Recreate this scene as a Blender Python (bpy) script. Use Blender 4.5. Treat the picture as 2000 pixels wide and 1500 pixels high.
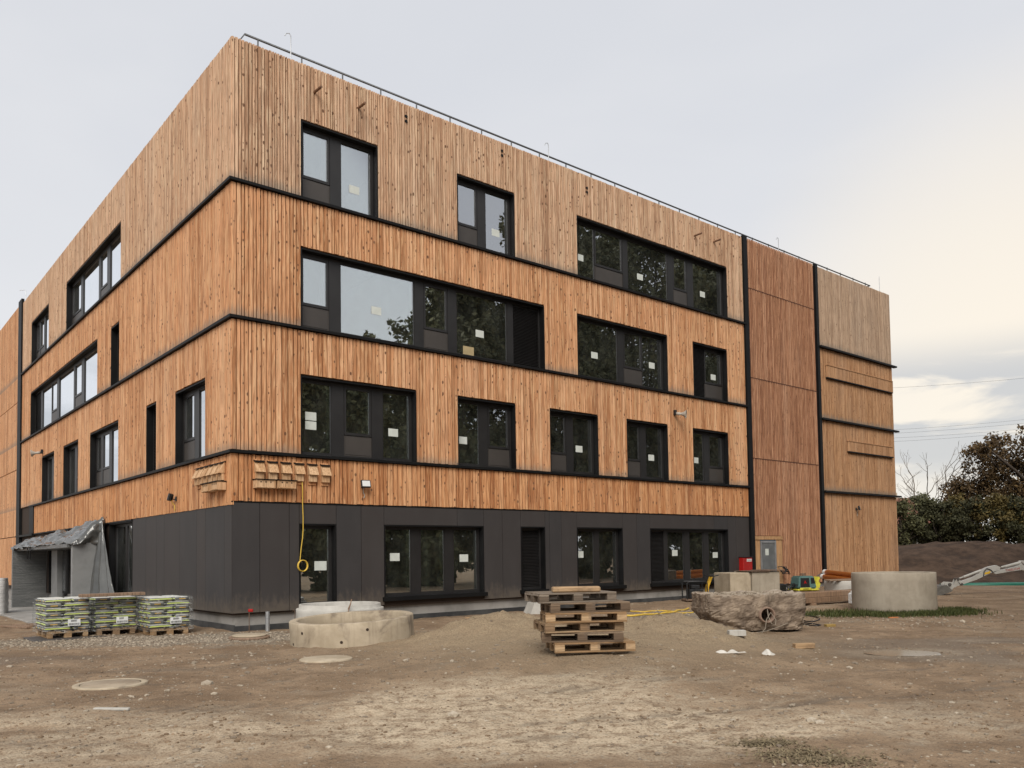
import bpy, bmesh, math, random
from mathutils import Vector, Matrix, noise
random.seed(7)
R_ = random.Random(11)
for o in list(bpy.data.objects): bpy.data.objects.remove(o)
scene = bpy.context.scene
col = scene.collection

# ------------------------------------------------------------------ camera
CH = 1.70                                   # eye height
F_PX, CX, CY = 1621.9, 1000.0, 1010.2       # focal length and principal point in photograph pixels
PITCH, ROLL = 0.044895, -0.014794
cam_d = bpy.data.cameras.new('camera'); cam = bpy.data.objects.new('camera', cam_d); col.objects.link(cam)
cam_d.sensor_width = 36.0; cam_d.lens = F_PX / 2000 * 36.0
cam_d.shift_x = 0.0; cam_d.shift_y = (CY - 750) / 2000
cam_d.clip_start = 0.1; cam_d.clip_end = 3000
_r0 = Vector((1, 0, 0)); _u0 = Vector((0, -math.sin(PITCH), math.cos(PITCH)))
_x = _r0 * math.cos(ROLL) + _u0 * math.sin(ROLL); _y = _u0 * math.cos(ROLL) - _r0 * math.sin(ROLL); _z = _x.cross(_y)
M = Matrix.Identity(4)
for i in range(3): M[i][0], M[i][1], M[i][2] = _x[i], _y[i], _z[i]
M[2][3] = CH
cam.matrix_world = M
scene.camera = cam

# ------------------------------------------------------------------ world: overcast evening sky, warm towards the right
SUN_EL, SUN_AZ = math.radians(41), math.radians(182)     # azimuth clockwise from +Y
w = bpy.data.worlds.new('World'); scene.world = w; w.use_nodes = True
nt = w.node_tree; nt.nodes.clear()
def N(t, typ, **k):
    n = t.nodes.new(typ)
    for a, v in k.items(): setattr(n, a, v)
    return n
def mth(t, op, a, b=None, clamp=False):
    n = N(t, 'ShaderNodeMath', operation=op, use_clamp=clamp)
    for i, v in enumerate((a, b)):
        if v is None: continue
        if hasattr(v, 'links'): t.links.new(v, n.inputs[i])
        else: n.inputs[i].default_value = v
    return n.outputs[0]
def mixc(t, f, a, b, mode='MIX'):
    n = N(t, 'ShaderNodeMix', data_type='RGBA', blend_type=mode)
    for s, v in ((n.inputs[0], f), (n.inputs[6], a), (n.inputs[7], b)):
        if hasattr(v, 'links'): t.links.new(v, s)
        elif isinstance(v, (int, float)): s.default_value = v
        else: s.default_value = (*v[:3], 1)
    return n.outputs[2]
def maprange(t, v, a, b, c=0., d=1., smooth=True):
    n = N(t, 'ShaderNodeMapRange', interpolation_type='SMOOTHSTEP' if smooth else 'LINEAR')
    t.links.new(v, n.inputs[0])
    for i, q in zip((1, 2, 3, 4), (a, b, c, d)): n.inputs[i].default_value = q
    return n.outputs[0]
def noisef(t, vec, scale, detail=3, rough=.5, dist=0.):
    n = N(t, 'ShaderNodeTexNoise'); n.inputs['Scale'].default_value = scale; n.inputs['Detail'].default_value = detail
    n.inputs['Roughness'].default_value = rough; n.inputs['Distortion'].default_value = dist
    if vec is not None: t.links.new(vec, n.inputs['Vector'])
    return n.outputs['Fac']
def mapping(t, vec, scale=(1, 1, 1), loc=(0, 0, 0)):
    n = N(t, 'ShaderNodeMapping'); n.inputs['Scale'].default_value = scale; n.inputs['Location'].default_value = loc
    t.links.new(vec, n.inputs['Vector']); return n.outputs[0]
tc = N(nt, 'ShaderNodeTexCoord'); gen = tc.outputs['Generated']
sep = N(nt, 'ShaderNodeSeparateXYZ'); nt.links.new(gen, sep.inputs[0])
GLOW = Vector((math.sin(math.radians(33)), math.cos(math.radians(33)), 0.15)).normalized()
dotn = N(nt, 'ShaderNodeVectorMath', operation='DOT_PRODUCT'); nt.links.new(gen, dotn.inputs[0]); dotn.inputs[1].default_value = GLOW
warm = maprange(nt, dotn.outputs['Value'], 0.93, 1.005)
el = sep.outputs['Z']
base = mixc(nt, maprange(nt, el, 0.0, 0.55), (.82, .82, .83), (.70, .715, .755))
broad = noisef(nt, mapping(nt, gen, (1.2, 1.2, 2.6)), 1.6, 4, .5, .3)
base = mixc(nt, maprange(nt, broad, .36, .66, 0, .30), base, (.86, .855, .86))
sky = mixc(nt, warm, base, (.99, .90, .765))
# low cloud bank with torn bright edges, in a belt close to the horizon
cl = noisef(nt, mapping(nt, gen, (2.6, 2.6, 13.)), 1.9, 7, .55, .5)
belt = mth(nt, 'MULTIPLY', maprange(nt, el, .045, .10), maprange(nt, el, .235, .175))
bank = mth(nt, 'MULTIPLY', maprange(nt, cl, .37, .52), belt)
sky = mixc(nt, mth(nt, 'MULTIPLY', bank, .85), sky, (.575, .585, .60))
lowh = maprange(nt, el, .10, .02)
sky = mixc(nt, mth(nt, 'MULTIPLY', lowh, .75), sky, (.74, .74, .73))
nish = N(nt, 'ShaderNodeTexSky'); nish.sky_type = 'NISHITA'; nish.sun_disc = False
nish.sun_elevation = SUN_EL; nish.sun_rotation = SUN_AZ
bg1 = N(nt, 'ShaderNodeBackground'); nt.links.new(sky, bg1.inputs[0]); bg1.inputs[1].default_value = 0.515
bg2 = N(nt, 'ShaderNodeBackground'); nt.links.new(nish.outputs[0], bg2.inputs[0]); bg2.inputs[1].default_value = 0.05
mx = N(nt, 'ShaderNodeMixShader'); mx.inputs[0].default_value = 0.08
nt.links.new(bg1.outputs[0], mx.inputs[1]); nt.links.new(bg2.outputs[0], mx.inputs[2])
wo = N(nt, 'ShaderNodeOutputWorld'); nt.links.new(mx.outputs[0], wo.inputs[0])
# one soft sun: added fill in place of bright cloud, high behind the camera
sl = bpy.data.lights.new('fill_sun', 'SUN'); sl.energy = 1.5; sl.angle = math.radians(36); sl.color = (1.0, .94, .85)
fill_sun = bpy.data.objects.new('fill_sun', sl); col.objects.link(fill_sun)
sd = Vector((math.sin(SUN_AZ) * math.cos(SUN_EL), math.cos(SUN_AZ) * math.cos(SUN_EL), math.sin(SUN_EL)))
fill_sun.rotation_euler = sd.to_track_quat('Z', 'Y').to_euler(); fill_sun.location = (0, -20, 40)
scene.render.engine = 'CYCLES'
vs = scene.view_settings; vs.view_transform = 'Standard'; vs.look = 'None'; vs.exposure = 1.04; vs.gamma = 1.0; vs.use_curve_mapping = False

# ------------------------------------------------------------------ pixel helpers (a pixel is only a direction)
TH = 0.6951966
BC = Vector((-6.48, 19.21, 0))               # the building's near corner
BM = Matrix.Translation(BC) @ Matrix.Rotation(TH, 4, 'Z')
BMI = BM.inverted()
def ray(px, py):
    a, b = px - CX, py - CY
    c, s = math.cos(-ROLL), math.sin(-ROLL); a, b = c * a - s * b, s * a + c * b
    r = Vector((a / F_PX, 1, -b / F_PX)); c, s = math.cos(PITCH), math.sin(PITCH)
    return Vector((r.x, c * r.y - s * r.z, s * r.y + c * r.z))
def gnd(px, py, z=0.):
    r = ray(px, py); t = (z - CH) / r.z; return Vector((r.x * t, r.y * t, z))
def at(px, py, depth):
    r = ray(px, py); t = depth / r.y; return Vector((r.x * t, depth, CH + r.z * t))
def on_r(px, py, out=0.):
    r = ray(px, py); o = BMI @ Vector((0, 0, CH)); d = BMI.to_3x3() @ r
    t = (-out - o.y) / d.y; return o.x + d.x * t, CH + r.z * t
def on_l(px, py, out=0.):
    r = ray(px, py); o = BMI @ Vector((0, 0, CH)); d = BMI.to_3x3() @ r
    t = (-out - o.x) / d.x; return o.y + d.y * t, CH + r.z * t

# ------------------------------------------------------------------ mesh helpers
class MB:
    def __init__(s): s.v = []; s.f = []; s.c = []; s.sm = []
    def add(s, vs, fs, c=None, m=None, smooth=False):
        o = len(s.v)
        s.v += [tuple(m @ Vector(v)) for v in vs] if m is not None else [tuple(v) for v in vs]
        for f in fs: s.f.append(tuple(i + o for i in f)); s.c.append(c or (.5, .5, .5)); s.sm.append(smooth)
    def box(s, x0, x1, y0, y1, z0, z1, c=None, m=None):
        s.add([(x0, y0, z0), (x1, y0, z0), (x1, y1, z0), (x0, y1, z0), (x0, y0, z1), (x1, y0, z1), (x1, y1, z1), (x0, y1, z1)],
              [(0, 3, 2, 1), (4, 5, 6, 7), (0, 1, 5, 4), (1, 2, 6, 5), (2, 3, 7, 6), (3, 0, 4, 7)], c, m)
    def cbox(s, x0, x1, y0, y1, z0, z1, b=.006, c=None, m=None):
        """box with all edges chamfered"""
        if x0 > x1: x0, x1 = x1, x0
        if y0 > y1: y0, y1 = y1, y0
        b = min(b, (x1 - x0) * .3, (y1 - y0) * .3, (z1 - z0) * .3)
        bm = bmesh.new(); bmesh.ops.create_cube(bm, size=1)
        for v in bm.verts: v.co = Vector(((x0 + x1) / 2 + v.co.x * (x1 - x0), (y0 + y1) / 2 + v.co.y * (y1 - y0), (z0 + z1) / 2 + v.co.z * (z1 - z0)))
        bmesh.ops.bevel(bm, geom=bm.edges[:], offset=b, segments=1, affect='EDGES')
        s.addbm(bm, c, m)
    def addbm(s, bm, c=None, m=None, smooth=False):
        bm.verts.index_update()
        s.add([v.co[:] for v in bm.verts], [[v.index for v in f.verts] for f in bm.faces], c, m, smooth); bm.free()
    def cyl(s, p0, p1, r0, r1=None, n=10, c=None, m=None, caps=True, smooth=True):
        p0, p1 = Vector(p0), Vector(p1); r1 = r0 if r1 is None else r1
        d = (p1 - p0); 
        if d.length < 1e-6: return
        d.normalize(); a = d.orthogonal().normalized(); b = d.cross(a)
        vs = []
        for p, r in ((p0, r0), (p1, r1)):
            for k in range(n): t = 2 * math.pi * k / n; vs.append(p + a * math.cos(t) * r + b * math.sin(t) * r)
        s.add(vs, [(k, (k + 1) % n, n + (k + 1) % n, n + k) for k in range(n)], c, m, smooth)
        if caps: s.add(vs, [tuple(range(n - 1, -1, -1)), tuple(range(n, 2 * n))], c, m)
    def tube(s, pts, r, n=6, c=None, m=None):
        """a swept tube through points; r is a number or a list"""
        pts = [Vector(p) for p in pts]; k = len(pts)
        rs = r if isinstance(r, (list, tuple)) else [r] * k
        vs = []; prev = None
        for i, p in enumerate(pts):
            d = (pts[min(i + 1, k - 1)] - pts[max(i - 1, 0)])
            d = d.normalized() if d.length > 1e-9 else Vector((0, 0, 1))
            a = d.orthogonal().normalized() if prev is None else (prev - d * prev.dot(d)).normalized()
            prev = a; b = d.cross(a)
            for j in range(n): t = 2 * math.pi * j / n; vs.append(p + (a * math.cos(t) + b * math.sin(t)) * rs[i])
        fs = [(i * n + j, i * n + (j + 1) % n, (i + 1) * n + (j + 1) % n, (i + 1) * n + j) for i in range(k - 1) for j in range(n)]
        s.add(vs, fs, c, m, True)
        s.add(vs, [tuple(range(n - 1, -1, -1)), tuple((k - 1) * n + j for j in range(n))], c, m)
    def lathe(s, prof, n=32, c=None, m=None, smooth=True, close=False):
        vs = []; k = len(prof)
        for (r, z) in prof:
            for j in range(n): t = 2 * math.pi * j / n; vs.append((r * math.cos(t), r * math.sin(t), z))
        fs = []
        for i in range(k if close else k - 1):
            i2 = (i + 1) % k
            for j in range(n): fs.append((i * n + j, i * n + (j + 1) % n, i2 * n + (j + 1) % n, i2 * n + j))
        s.add(vs, fs, c, m, smooth)
    def prism(s, poly, y0, y1, c=None, m=None):
        """polygon in x,z extruded along y"""
        n = len(poly); vs = [(x, y0, z) for x, z in poly] + [(x, y1, z) for x, z in poly]
        s.add(vs, [tuple(range(n)), tuple(range(2 * n - 1, n - 1, -1))] + [(i, i + n, (i + 1) % n + n, (i + 1) % n) for i in range(n)], c, m)
    def build(s, name, mat, parent=None, loc=None, rotz=None, kind=None):
        me = bpy.data.meshes.new(name); me.from_pydata(s.v, [], s.f)
        at_ = me.attributes.new('pc', 'FLOAT_COLOR', 'FACE')
        at_.data.foreach_set('color', [q for c in s.c for q in (c[0], c[1], c[2], 1)])
        me.polygons.foreach_set('use_smooth', s.sm)
        me.materials.append(mat); me.update()
        o = bpy.data.objects.new(name, me); col.objects.link(o)
        if parent: o.parent = parent
        if loc is not None: o.location = loc
        if rotz is not None: o.rotation_euler = (0, 0, rotz)
        if kind: o['kind'] = kind
        return o
def rc(): return (R_.random(), R_.random(), R_.random())
def empty(name, loc=(0, 0, 0), rotz=0., label=None, cat=None, group=None):
    o = bpy.data.objects.new(name, None); col.objects.link(o); o.location = loc; o.rotation_euler = (0, 0, rotz); o.empty_display_size = .2
    if label: tag(o, label, cat, group)
    return o
def tag(o, label=None, cat=None, group=None, kind=None):
    if label: o['label'] = label
    if cat: o['category'] = cat
    if group: o['group'] = group
    if kind: o['kind'] = kind
    return o
def copy_tree(o, parent=None):
    c = o.copy(); col.objects.link(c); c.parent = parent
    for ch in [q for q in bpy.data.objects if q.parent == o]: copy_tree(ch, c)
    return c
def fbm(x, y, z=0., oct_=4):
    s, a = 0., 1.
    for _ in range(oct_): s += a * noise.noise((x, y, z)); a *= .5; x *= 2.03; y *= 2.03; z *= 2.03
    return s

# ------------------------------------------------------------------ materials
def newmat(name):
    m = bpy.data.materials.new(name); m.use_nodes = True; t = m.node_tree
    return m, t, t.nodes['Principled BSDF']
def setc(bsdf, c, rough=.6, metal=0., spec=.5):
    if not hasattr(c, 'links'): bsdf.inputs['Base Color'].default_value = (*c, 1)
    bsdf.inputs['Roughness'].default_value = rough; bsdf.inputs['Metallic'].default_value = metal
    bsdf.inputs['Specular IOR Level'].default_value = spec
def bump(t, bsdf, h, strength=.3, dist=.02):
    b = N(t, 'ShaderNodeBump'); b.inputs['Strength'].default_value = strength; b.inputs['Distance'].default_value = dist
    t.links.new(h, b.inputs['Height']); t.links.new(b.outputs[0], bsdf.inputs['Normal'])
def objco(t): return N(t, 'ShaderNodeTexCoord').outputs['Object']
def attr(t, name='pc'):
    a = N(t, 'ShaderNodeAttribute', attribute_name=name); s = N(t, 'ShaderNodeSeparateColor'); t.links.new(a.outputs['Color'], s.inputs[0]); return s.outputs
def pmat(name, c1, c2=None, scale=8., rough=.6, bmp=.2, bdist=.01, metal=0., stretch=(1, 1, 1), spec=.4, lo=.35, hi=.65, detail=5):
    m, t, b = newmat(name); co = mapping(t, objco(t), stretch)
    n = noisef(t, co, scale, detail, .6)
    setc(b, c1, rough, metal, spec)
    if c2: t.links.new(mixc(t, maprange(t, n, lo, hi), c1, c2), b.inputs['Base Color'])
    if bmp: bump(t, b, noisef(t, co, scale * 3, 4, .6), bmp, bdist)
    return m
def wood_mat(name, cols, grey, knots=1., side='R', gap=(.16, .09, .05), zones=None):
    """vertical boards: colour per board (face attribute), grain along z, knots, weathering"""
    m, t, b = newmat(name); co = objco(t); r, g, bl = attr(t)[:3]
    comb = N(t, 'ShaderNodeCombineXYZ')
    t.links.new(mth(t, 'MULTIPLY', r, 37.), comb.inputs[0]); t.links.new(mth(t, 'MULTIPLY', g, 37.), comb.inputs[1]); t.links.new(mth(t, 'MULTIPLY', bl, 53.), comb.inputs[2])
    va = N(t, 'ShaderNodeVectorMath', operation='ADD'); t.links.new(co, va.inputs[0]); t.links.new(comb.outputs[0], va.inputs[1]); p = va.outputs[0]
    cr = N(t, 'ShaderNodeValToRGB'); e = cr.color_ramp.elements
    e[0].position = 0; e[0].color = (*cols[0], 1); e[1].position = 1; e[1].color = (*cols[-1], 1)
    for i, c in enumerate(cols[1:-1]): k = e.new((i + 1) / (len(cols) - 1)); k.color = (*c, 1)
    t.links.new(r, cr.inputs[0])
    grain = noisef(t, mapping(t, p, (60, 60, 1.6)), 1., 4, .6, .6)
    c = mixc(t, maprange(t, grain, .40, .64, 0, .75), cr.outputs[0], tuple(q * .55 for q in cols[0]))
    fig = noisef(t, mapping(t, p, (14, 14, 1.1)), 1., 3, .6, 1.2)
    c = mixc(t, maprange(t, fig, .45, .68, 0, .55), c, tuple(min(q * 1.15, .8) for q in cols[-1]))
    vo = N(t, 'ShaderNodeTexVoronoi'); vo.inputs['Scale'].default_value = 1.; t.links.new(mapping(t, p, (9.0, 9.0, 6.0)), vo.inputs['Vector'])
    vc = N(t, 'ShaderNodeSeparateColor'); t.links.new(vo.outputs['Color'], vc.inputs[0])
    size = maprange(t, vc.outputs[0], .25, 1., 0., .30, smooth=False)
    kn = mth(t, 'SUBTRACT', size, vo.outputs['Distance']); kn = maprange(t, kn, -.02, .05, 0, .95 * knots)
    c = mixc(t, kn, c, (.13, .058, .028))
    # weathering: large faint grey stains with their own shape
    ws = noisef(t, mapping(t, co, (.5, .5, .16)), 1.4, 5, .6, .4)
    c = mixc(t, maprange(t, ws, .46, .72, grey * .35, grey), c, (.34, .285, .235))
    if zones:   # grey splash zone above each ledge, real weathering of the wood
        sp = N(t, 'ShaderNodeSeparateXYZ'); t.links.new(co, sp.inputs[0]); wn = noisef(t, mapping(t, co, (9, 9, .7)), 1., 3, .6)
        for z0, hgt, amt in zones:
            zz = mth(t, 'ADD', sp.outputs['Z'], mth(t, 'MULTIPLY', mth(t, 'SUBTRACT', wn, .5), -hgt * 1.8))
            k = mth(t, 'MULTIPLY', maprange(t, zz, z0 + hgt, z0), mth(t, 'GREATER_THAN', sp.outputs['Z'], z0 - .02))
            c = mixc(t, mth(t, 'MULTIPLY', k, amt), c, (.20, .175, .15))
    t.links.new(c, b.inputs['Base Color']); setc(b, c, .78, 0, .18)
    bump(t, b, mth(t, 'ADD', grain, mth(t, 'MULTIPLY', kn, -.4)), .35, .004)
    return m
ROOF, B1, B2, B3, PT, PB = 14.11, 10.68, 7.41, 4.24, 3.04, 0.43
LW, LD = 32.65, 46.0                         # facade lengths
ZONES = [(B1, .30, .6), (B2, .30, .6), (B3, .26, .5)]
LARCH = [(.36, .138, .050), (.55, .238, .094), (.65, .308, .135), (.74, .40, .20)]
M_top = wood_mat('weathered_larch', [(.42, .235, .135), (.62, .375, .228), (.70, .445, .282), (.78, .53, .355)], .20, 1.0, zones=ZONES)
M_mid = wood_mat('larch', [(.42, .182, .076), (.61, .295, .138), (.71, .365, .185), (.79, .455, .255)], .12, 1.0, zones=ZONES)
M_low = wood_mat('fresh_larch', LARCH, .12, 1.0, zones=ZONES)
M_end = wood_mat('brown_larch', [(.34, .165, .072), (.46, .238, .112), (.53, .29, .145), (.59, .345, .185)], .20, .7, zones=[(10.6, .3, .6), (7.4, .3, .8), (4.25, .3, .7)])
M_endtop = wood_mat('grey_larch', [(.38, .245, .155), (.48, .325, .215), (.55, .38, .255), (.60, .43, .30)], .35, .7, zones=[(10.6, .3, .6)])
M_red = wood_mat('red_stained_slats', [(.31, .132, .066), (.44, .215, .114), (.57, .31, .182)], .15, .5)
M_redback = pmat('red_brown_backing', (.05, .015, .009), (.07, .022, .012), 3., .8, .1)
M_box = wood_mat('nest_box_wood', [(.48, .27, .13), (.58, .35, .185), (.66, .44, .26)], .12, .4)
M_mem = pmat('dark_membrane', (.035, .022, .015), None, bmp=0, rough=.9)
M_frame = pmat('anthracite_metal', (.017, .016, .016), (.021, .020, .020), 2., .42, .02, spec=.45)
M_trim = pmat('black_metal_trim', (.0055, .0055, .006), (.008, .008, .008), 2., .55, .03, spec=.18)
M_panelwin = pmat('brown_grey_window_panel', (.050, .044, .040), (.058, .051, .046), 1.5, .45, .02)
M_plaster = pmat('interior_plaster', (.58, .60, .52), (.52, .54, .47), 1.2, .9, .05)
M_floor = pmat('interior_screed', (.25, .24, .22), None, bmp=0, rough=.9)
M_paper = pmat('paper', (.58, .61, .57), (.52, .55, .51), 6., .8, 0)
M_card = pmat('cardboard', (.42, .33, .18), (.36, .28, .15), 6., .8, 0)
M_conc_base = pmat('plinth_concrete', (.22, .21, .195), (.31, .295, .275), 1.6, .9, .25, .01)
M_lime = pmat('galvanised_steel', (.42, .43, .44), (.52, .53, .54), 4., .42, .05, metal=.8)
# facade panels: matt dark cement board, faint variation per panel
m, t, b = newmat('dark_cement_panel'); r_, g_, b_ = attr(t)[:3]; co = objco(t)
pn = noisef(t, mapping(t, co, (1, 1, .4)), 2.2, 4, .55)
pc_ = mixc(t, r_, (.036, .0335, .034), (.044, .037, .0345)); pc_ = mixc(t, maprange(t, pn, .35, .75, 0, .35), pc_, (.055, .050, .049))
spx = N(t, 'ShaderNodeSeparateXYZ'); t.links.new(co, spx.inputs[0]); spl = noisef(t, mapping(t, co, (7, 7, 3)), 1., 5, .65)
pc_ = mixc(t, mth(t, 'MULTIPLY', maprange(t, mth(t, 'ADD', spx.outputs['Z'], mth(t, 'MULTIPLY', spl, -1.1)), .35, -.15), .55), pc_, (.13, .105, .08))
t.links.new(pc_, b.inputs['Base Color']); setc(b, pc_, .62, 0, .35); bump(t, b, noisef(t, co, 60., 3), .05, .002); M_panel = m
# coated insulating glass: strong sky reflection, greenish view into dark rooms
m = bpy.data.materials.new('window_glass'); m.use_nodes = True; t = m.node_tree; t.nodes.clear()
out = N(t, 'ShaderNodeOutputMaterial'); tr = N(t, 'ShaderNodeBsdfTransparent'); tr.inputs[0].default_value = (.90, .95, .87, 1)
gl = N(t, 'ShaderNodeBsdfGlossy'); gl.inputs['Roughness'].default_value = 0.0; gl.inputs[0].default_value = (.93, .96, 1.0, 1)
fr = N(t, 'ShaderNodeFresnel'); fr.inputs[0].default_value = 1.55
wv = noisef(t, mapping(t, objco(t), (1, 1, 1)), .9, 1); bp = N(t, 'ShaderNodeBump'); bp.inputs['Strength'].default_value = .04; bp.inputs['Distance'].default_value = .02
t.links.new(wv, bp.inputs['Height']); t.links.new(bp.outputs[0], gl.inputs['Normal'])
fac = mth(t, 'ADD', mth(t, 'MULTIPLY', fr.outputs[0], 2.4), .33, True)
ms = N(t, 'ShaderNodeMixShader'); t.links.new(fac, ms.inputs[0]); t.links.new(tr.outputs[0], ms.inputs[1]); t.links.new(gl.outputs[0], ms.inputs[2])
df = N(t, 'ShaderNodeBsdfDiffuse'); df.inputs[0].default_value = (.40, .42, .36, 1)     # grey-green dust veil, its colour standing in for softer, less black reflections
du = noisef(t, mapping(t, objco(t), (2, 2, 1.2)), 1.3, 5, .6); ms2 = N(t, 'ShaderNodeMixShader'); t.links.new(maprange(t, du, .3, .7, .012, .045), ms2.inputs[0]); t.links.new(ms.outputs[0], ms2.inputs[1]); t.links.new(df.outputs[0], ms2.inputs[2]); t.links.new(ms2.outputs[0], out.inputs[0])
M_glass = m

bld = empty('school_building', BC, TH, 'four-storey timber-clad building with dark ledges between storeys and a black panelled ground floor', 'building')
class FB(MB):
    """mesh on a facade: u along the wall, out away from it, z up"""
    def __init__(s, side): super().__init__(); s.side = side
    def fbox(s, u0, u1, o0, o1, z0, z1, c=None):
        if s.side == 'R': s.box(u0, u1, -o1, -o0, z0, z1, c)
        else: s.box(-o1, -o0, u0, u1, z0, z1, c)
    def board(s, u0, u1, o0, o1, z0, z1, c=None, ch=.006):
        q = [(u0, o0, z0), (u1, o0, z0), (u1, o0, z1), (u0, o0, z1), (u0 + ch, o1, z0), (u1 - ch, o1, z0), (u1 - ch, o1, z1), (u0 + ch, o1, z1)]
        if s.side == 'R': vs = [(u, -o, z) for u, o, z in q]
        else: vs = [(-o, u, z) for u, o, z in q]
        fs = [(4, 5, 6, 7), (0, 1, 5, 4), (1, 2, 6, 5), (2, 3, 7, 6), (3, 0, 4, 7)]
        if s.side == 'L': fs = [f[::-1] for f in fs]
        s.add(vs, fs, c)

# ---- openings: (u0, u1, z_top, z_bottom, columns)  columns: (type, width) in metres-like weights, in the order of u
WT, W2T, W1T, GT, GS = 12.64, 9.40, 6.19, 2.53, .63
OP_R = {
 'top': [(1.74, 3.94, WT, B1, [('S', .80), ('M', .30), ('P', .92)]),
         (6.55, 8.70, WT, B1, [('S', .80), ('M', .30), ('P', .92)]),
         (11.33, 19.39, WT, B1, [('P', .95), ('S', 1.45), ('M', .25), ('P', 2.25), ('M', .32), ('S', .85), ('M', .36), ('P', 1.85)])],
 'mid': [(1.72, 9.85, W2T, B2, [('S', .80), ('M', .32), ('P', 2.35), ('M', .30), ('S', .85), ('M', .30), ('P', 1.95), ('M', .24), ('V', 1.05)]),
         (11.27, 15.74, W2T, B2, [('P', 2.0), ('M', .28), ('S', .95), ('P', 1.05)]),
         (17.19, 19.27, W2T, B2, [('V', .85), ('S', 1.1)])],
 'low': [(1.71, 5.09, W1T, B3, [('P', .88), ('M', .36), ('S', .85), ('M', .34), ('P', .90)]),
         (6.48, 8.62, W1T, B3, [('P', .85), ('M', .32), ('S', .85)]),
         (10.01, 12.14, W1T, B3, [('S', .80), ('M', .30), ('P', .90)]),
         (13.52, 15.66, W1T, B3, [('S', .80), ('M', .30), ('P', .90)]),
         (17.07, 19.21, W1T, B3, [('P', .80), ('M', .30), ('S', .90)])],
 'gnd': [(1.66, 2.66, GT, PB - .02, [('D', 1.)]),
         (4.05, 7.36, GT, GS, [('P', .90), ('M', .30), ('P', .85), ('M', .30), ('P', .90)]),
         (8.76, 9.74, GT, GS, [('V', 1.)]),
         (11.10, 13.22, GT, GS, [('P', .90), ('M', .22), ('P', .90)]),
         (14.60, 19.06, GT, GS, [('V', .85), ('M', .2), ('P', .95), ('M', .30), ('P', .85), ('M', .30), ('P', .90)])]}
OP_L = {
 'top': [(9.37, 17.11, WT, B1, [('P', 2.0), ('M', .34), ('S', .95), ('M', .24), ('P', 2.3), ('M', .3), ('S', 1.5)]),
         (20.34, 24.11, WT, B1, [('P', 1.9), ('M', .3), ('S', .9), ('M', .2), ('S', .8)])],
 'mid': [(9.47, 10.51, W2T, B2, [('V', 1.)]),
         (12.23, 24.15, W2T, B2, [('P', 2.6), ('M', .36), ('S', 1.1), ('M', .2), ('P', 2.5), ('M', .36), ('S', 1.1), ('P', 1.8), ('M', .3), ('V', 1.2)])],
 'low': [(1.69, 3.98, W1T, B3, [('P', .95), ('M', .32), ('S', .9)]),
         (5.62, 6.58, W1T, B3, [('V', 1.)]),
         (9.52, 13.19, W1T, B3, [('P', 1.5), ('M', .3), ('S', .9), ('M', .2), ('S', .7)]),
         (14.93, 17.37, W1T, B3, [('S', .95), ('M', .3), ('P', .9)]),
         (19.04, 21.48, W1T, B3, [('S', .95), ('M', .3), ('P', .9)])],
 'gnd': [(7.95, 10.6, 2.90, PB - .02, [('P', 1.1), ('M', .2), ('P', 1.1)]), (11.6, 19.9, 2.45, PB - .02, [('P', 1.), ('M', .3), ('X', 1.4), ('M', .3), ('P', 1.)])]}
BANDS = {'top': (B1, ROOF), 'mid': (B2, B1 - .09), 'low': (B3, B2 - .09), 'plain': (PT, B3 - .09)}
WID = {'top': .080, 'mid': .098, 'low': .118, 'plain': .128}
MAT = {'top': M_top, 'mid': M_mid, 'low': M_mid, 'plain': M_low}

# ---- wall core (dark outside layer, plastered inside layer), pieces between and above the openings
def core(side, uend, ustart):
    a, b2 = FB(side), FB(side)
    for k, (z0, z1) in {'top': (B1 - .09, ROOF - .02), 'mid': (B2 - .09, B1 - .09), 'low': (B3 - .09, B2 - .09), 'plain': (PT, B3 - .09), 'gnd': (PB - .04, PT)}.items():
        ops = sorted((OP_R if side == 'R' else OP_L).get(k, []))
        u = ustart
        segs = []
        for o in ops:
            segs.append((u, o[0], z0, z1)); segs.append((o[0], o[1], o[2], z1))
            if o[3] > z0 + .02: segs.append((o[0], o[1], z0, o[3]))
            u = o[1]
        segs.append((u, uend, z0, z1))
        for (p, q, r, s) in segs:
            if q - p > .001 and s - r > .001:
                a.fbox(p, q, -.26, -.03, r, s); b2.fbox(max(p, .5) if side == 'L' else p, q, -.50, -.262, r, min(s, ROOF - .7) if k == 'top' else s)
    a.build('wall_core', M_mem, bld); b2.build('inner_wall', M_plaster, bld)
core('R', LW - .05, .26); core('L', LD, .03)

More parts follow.
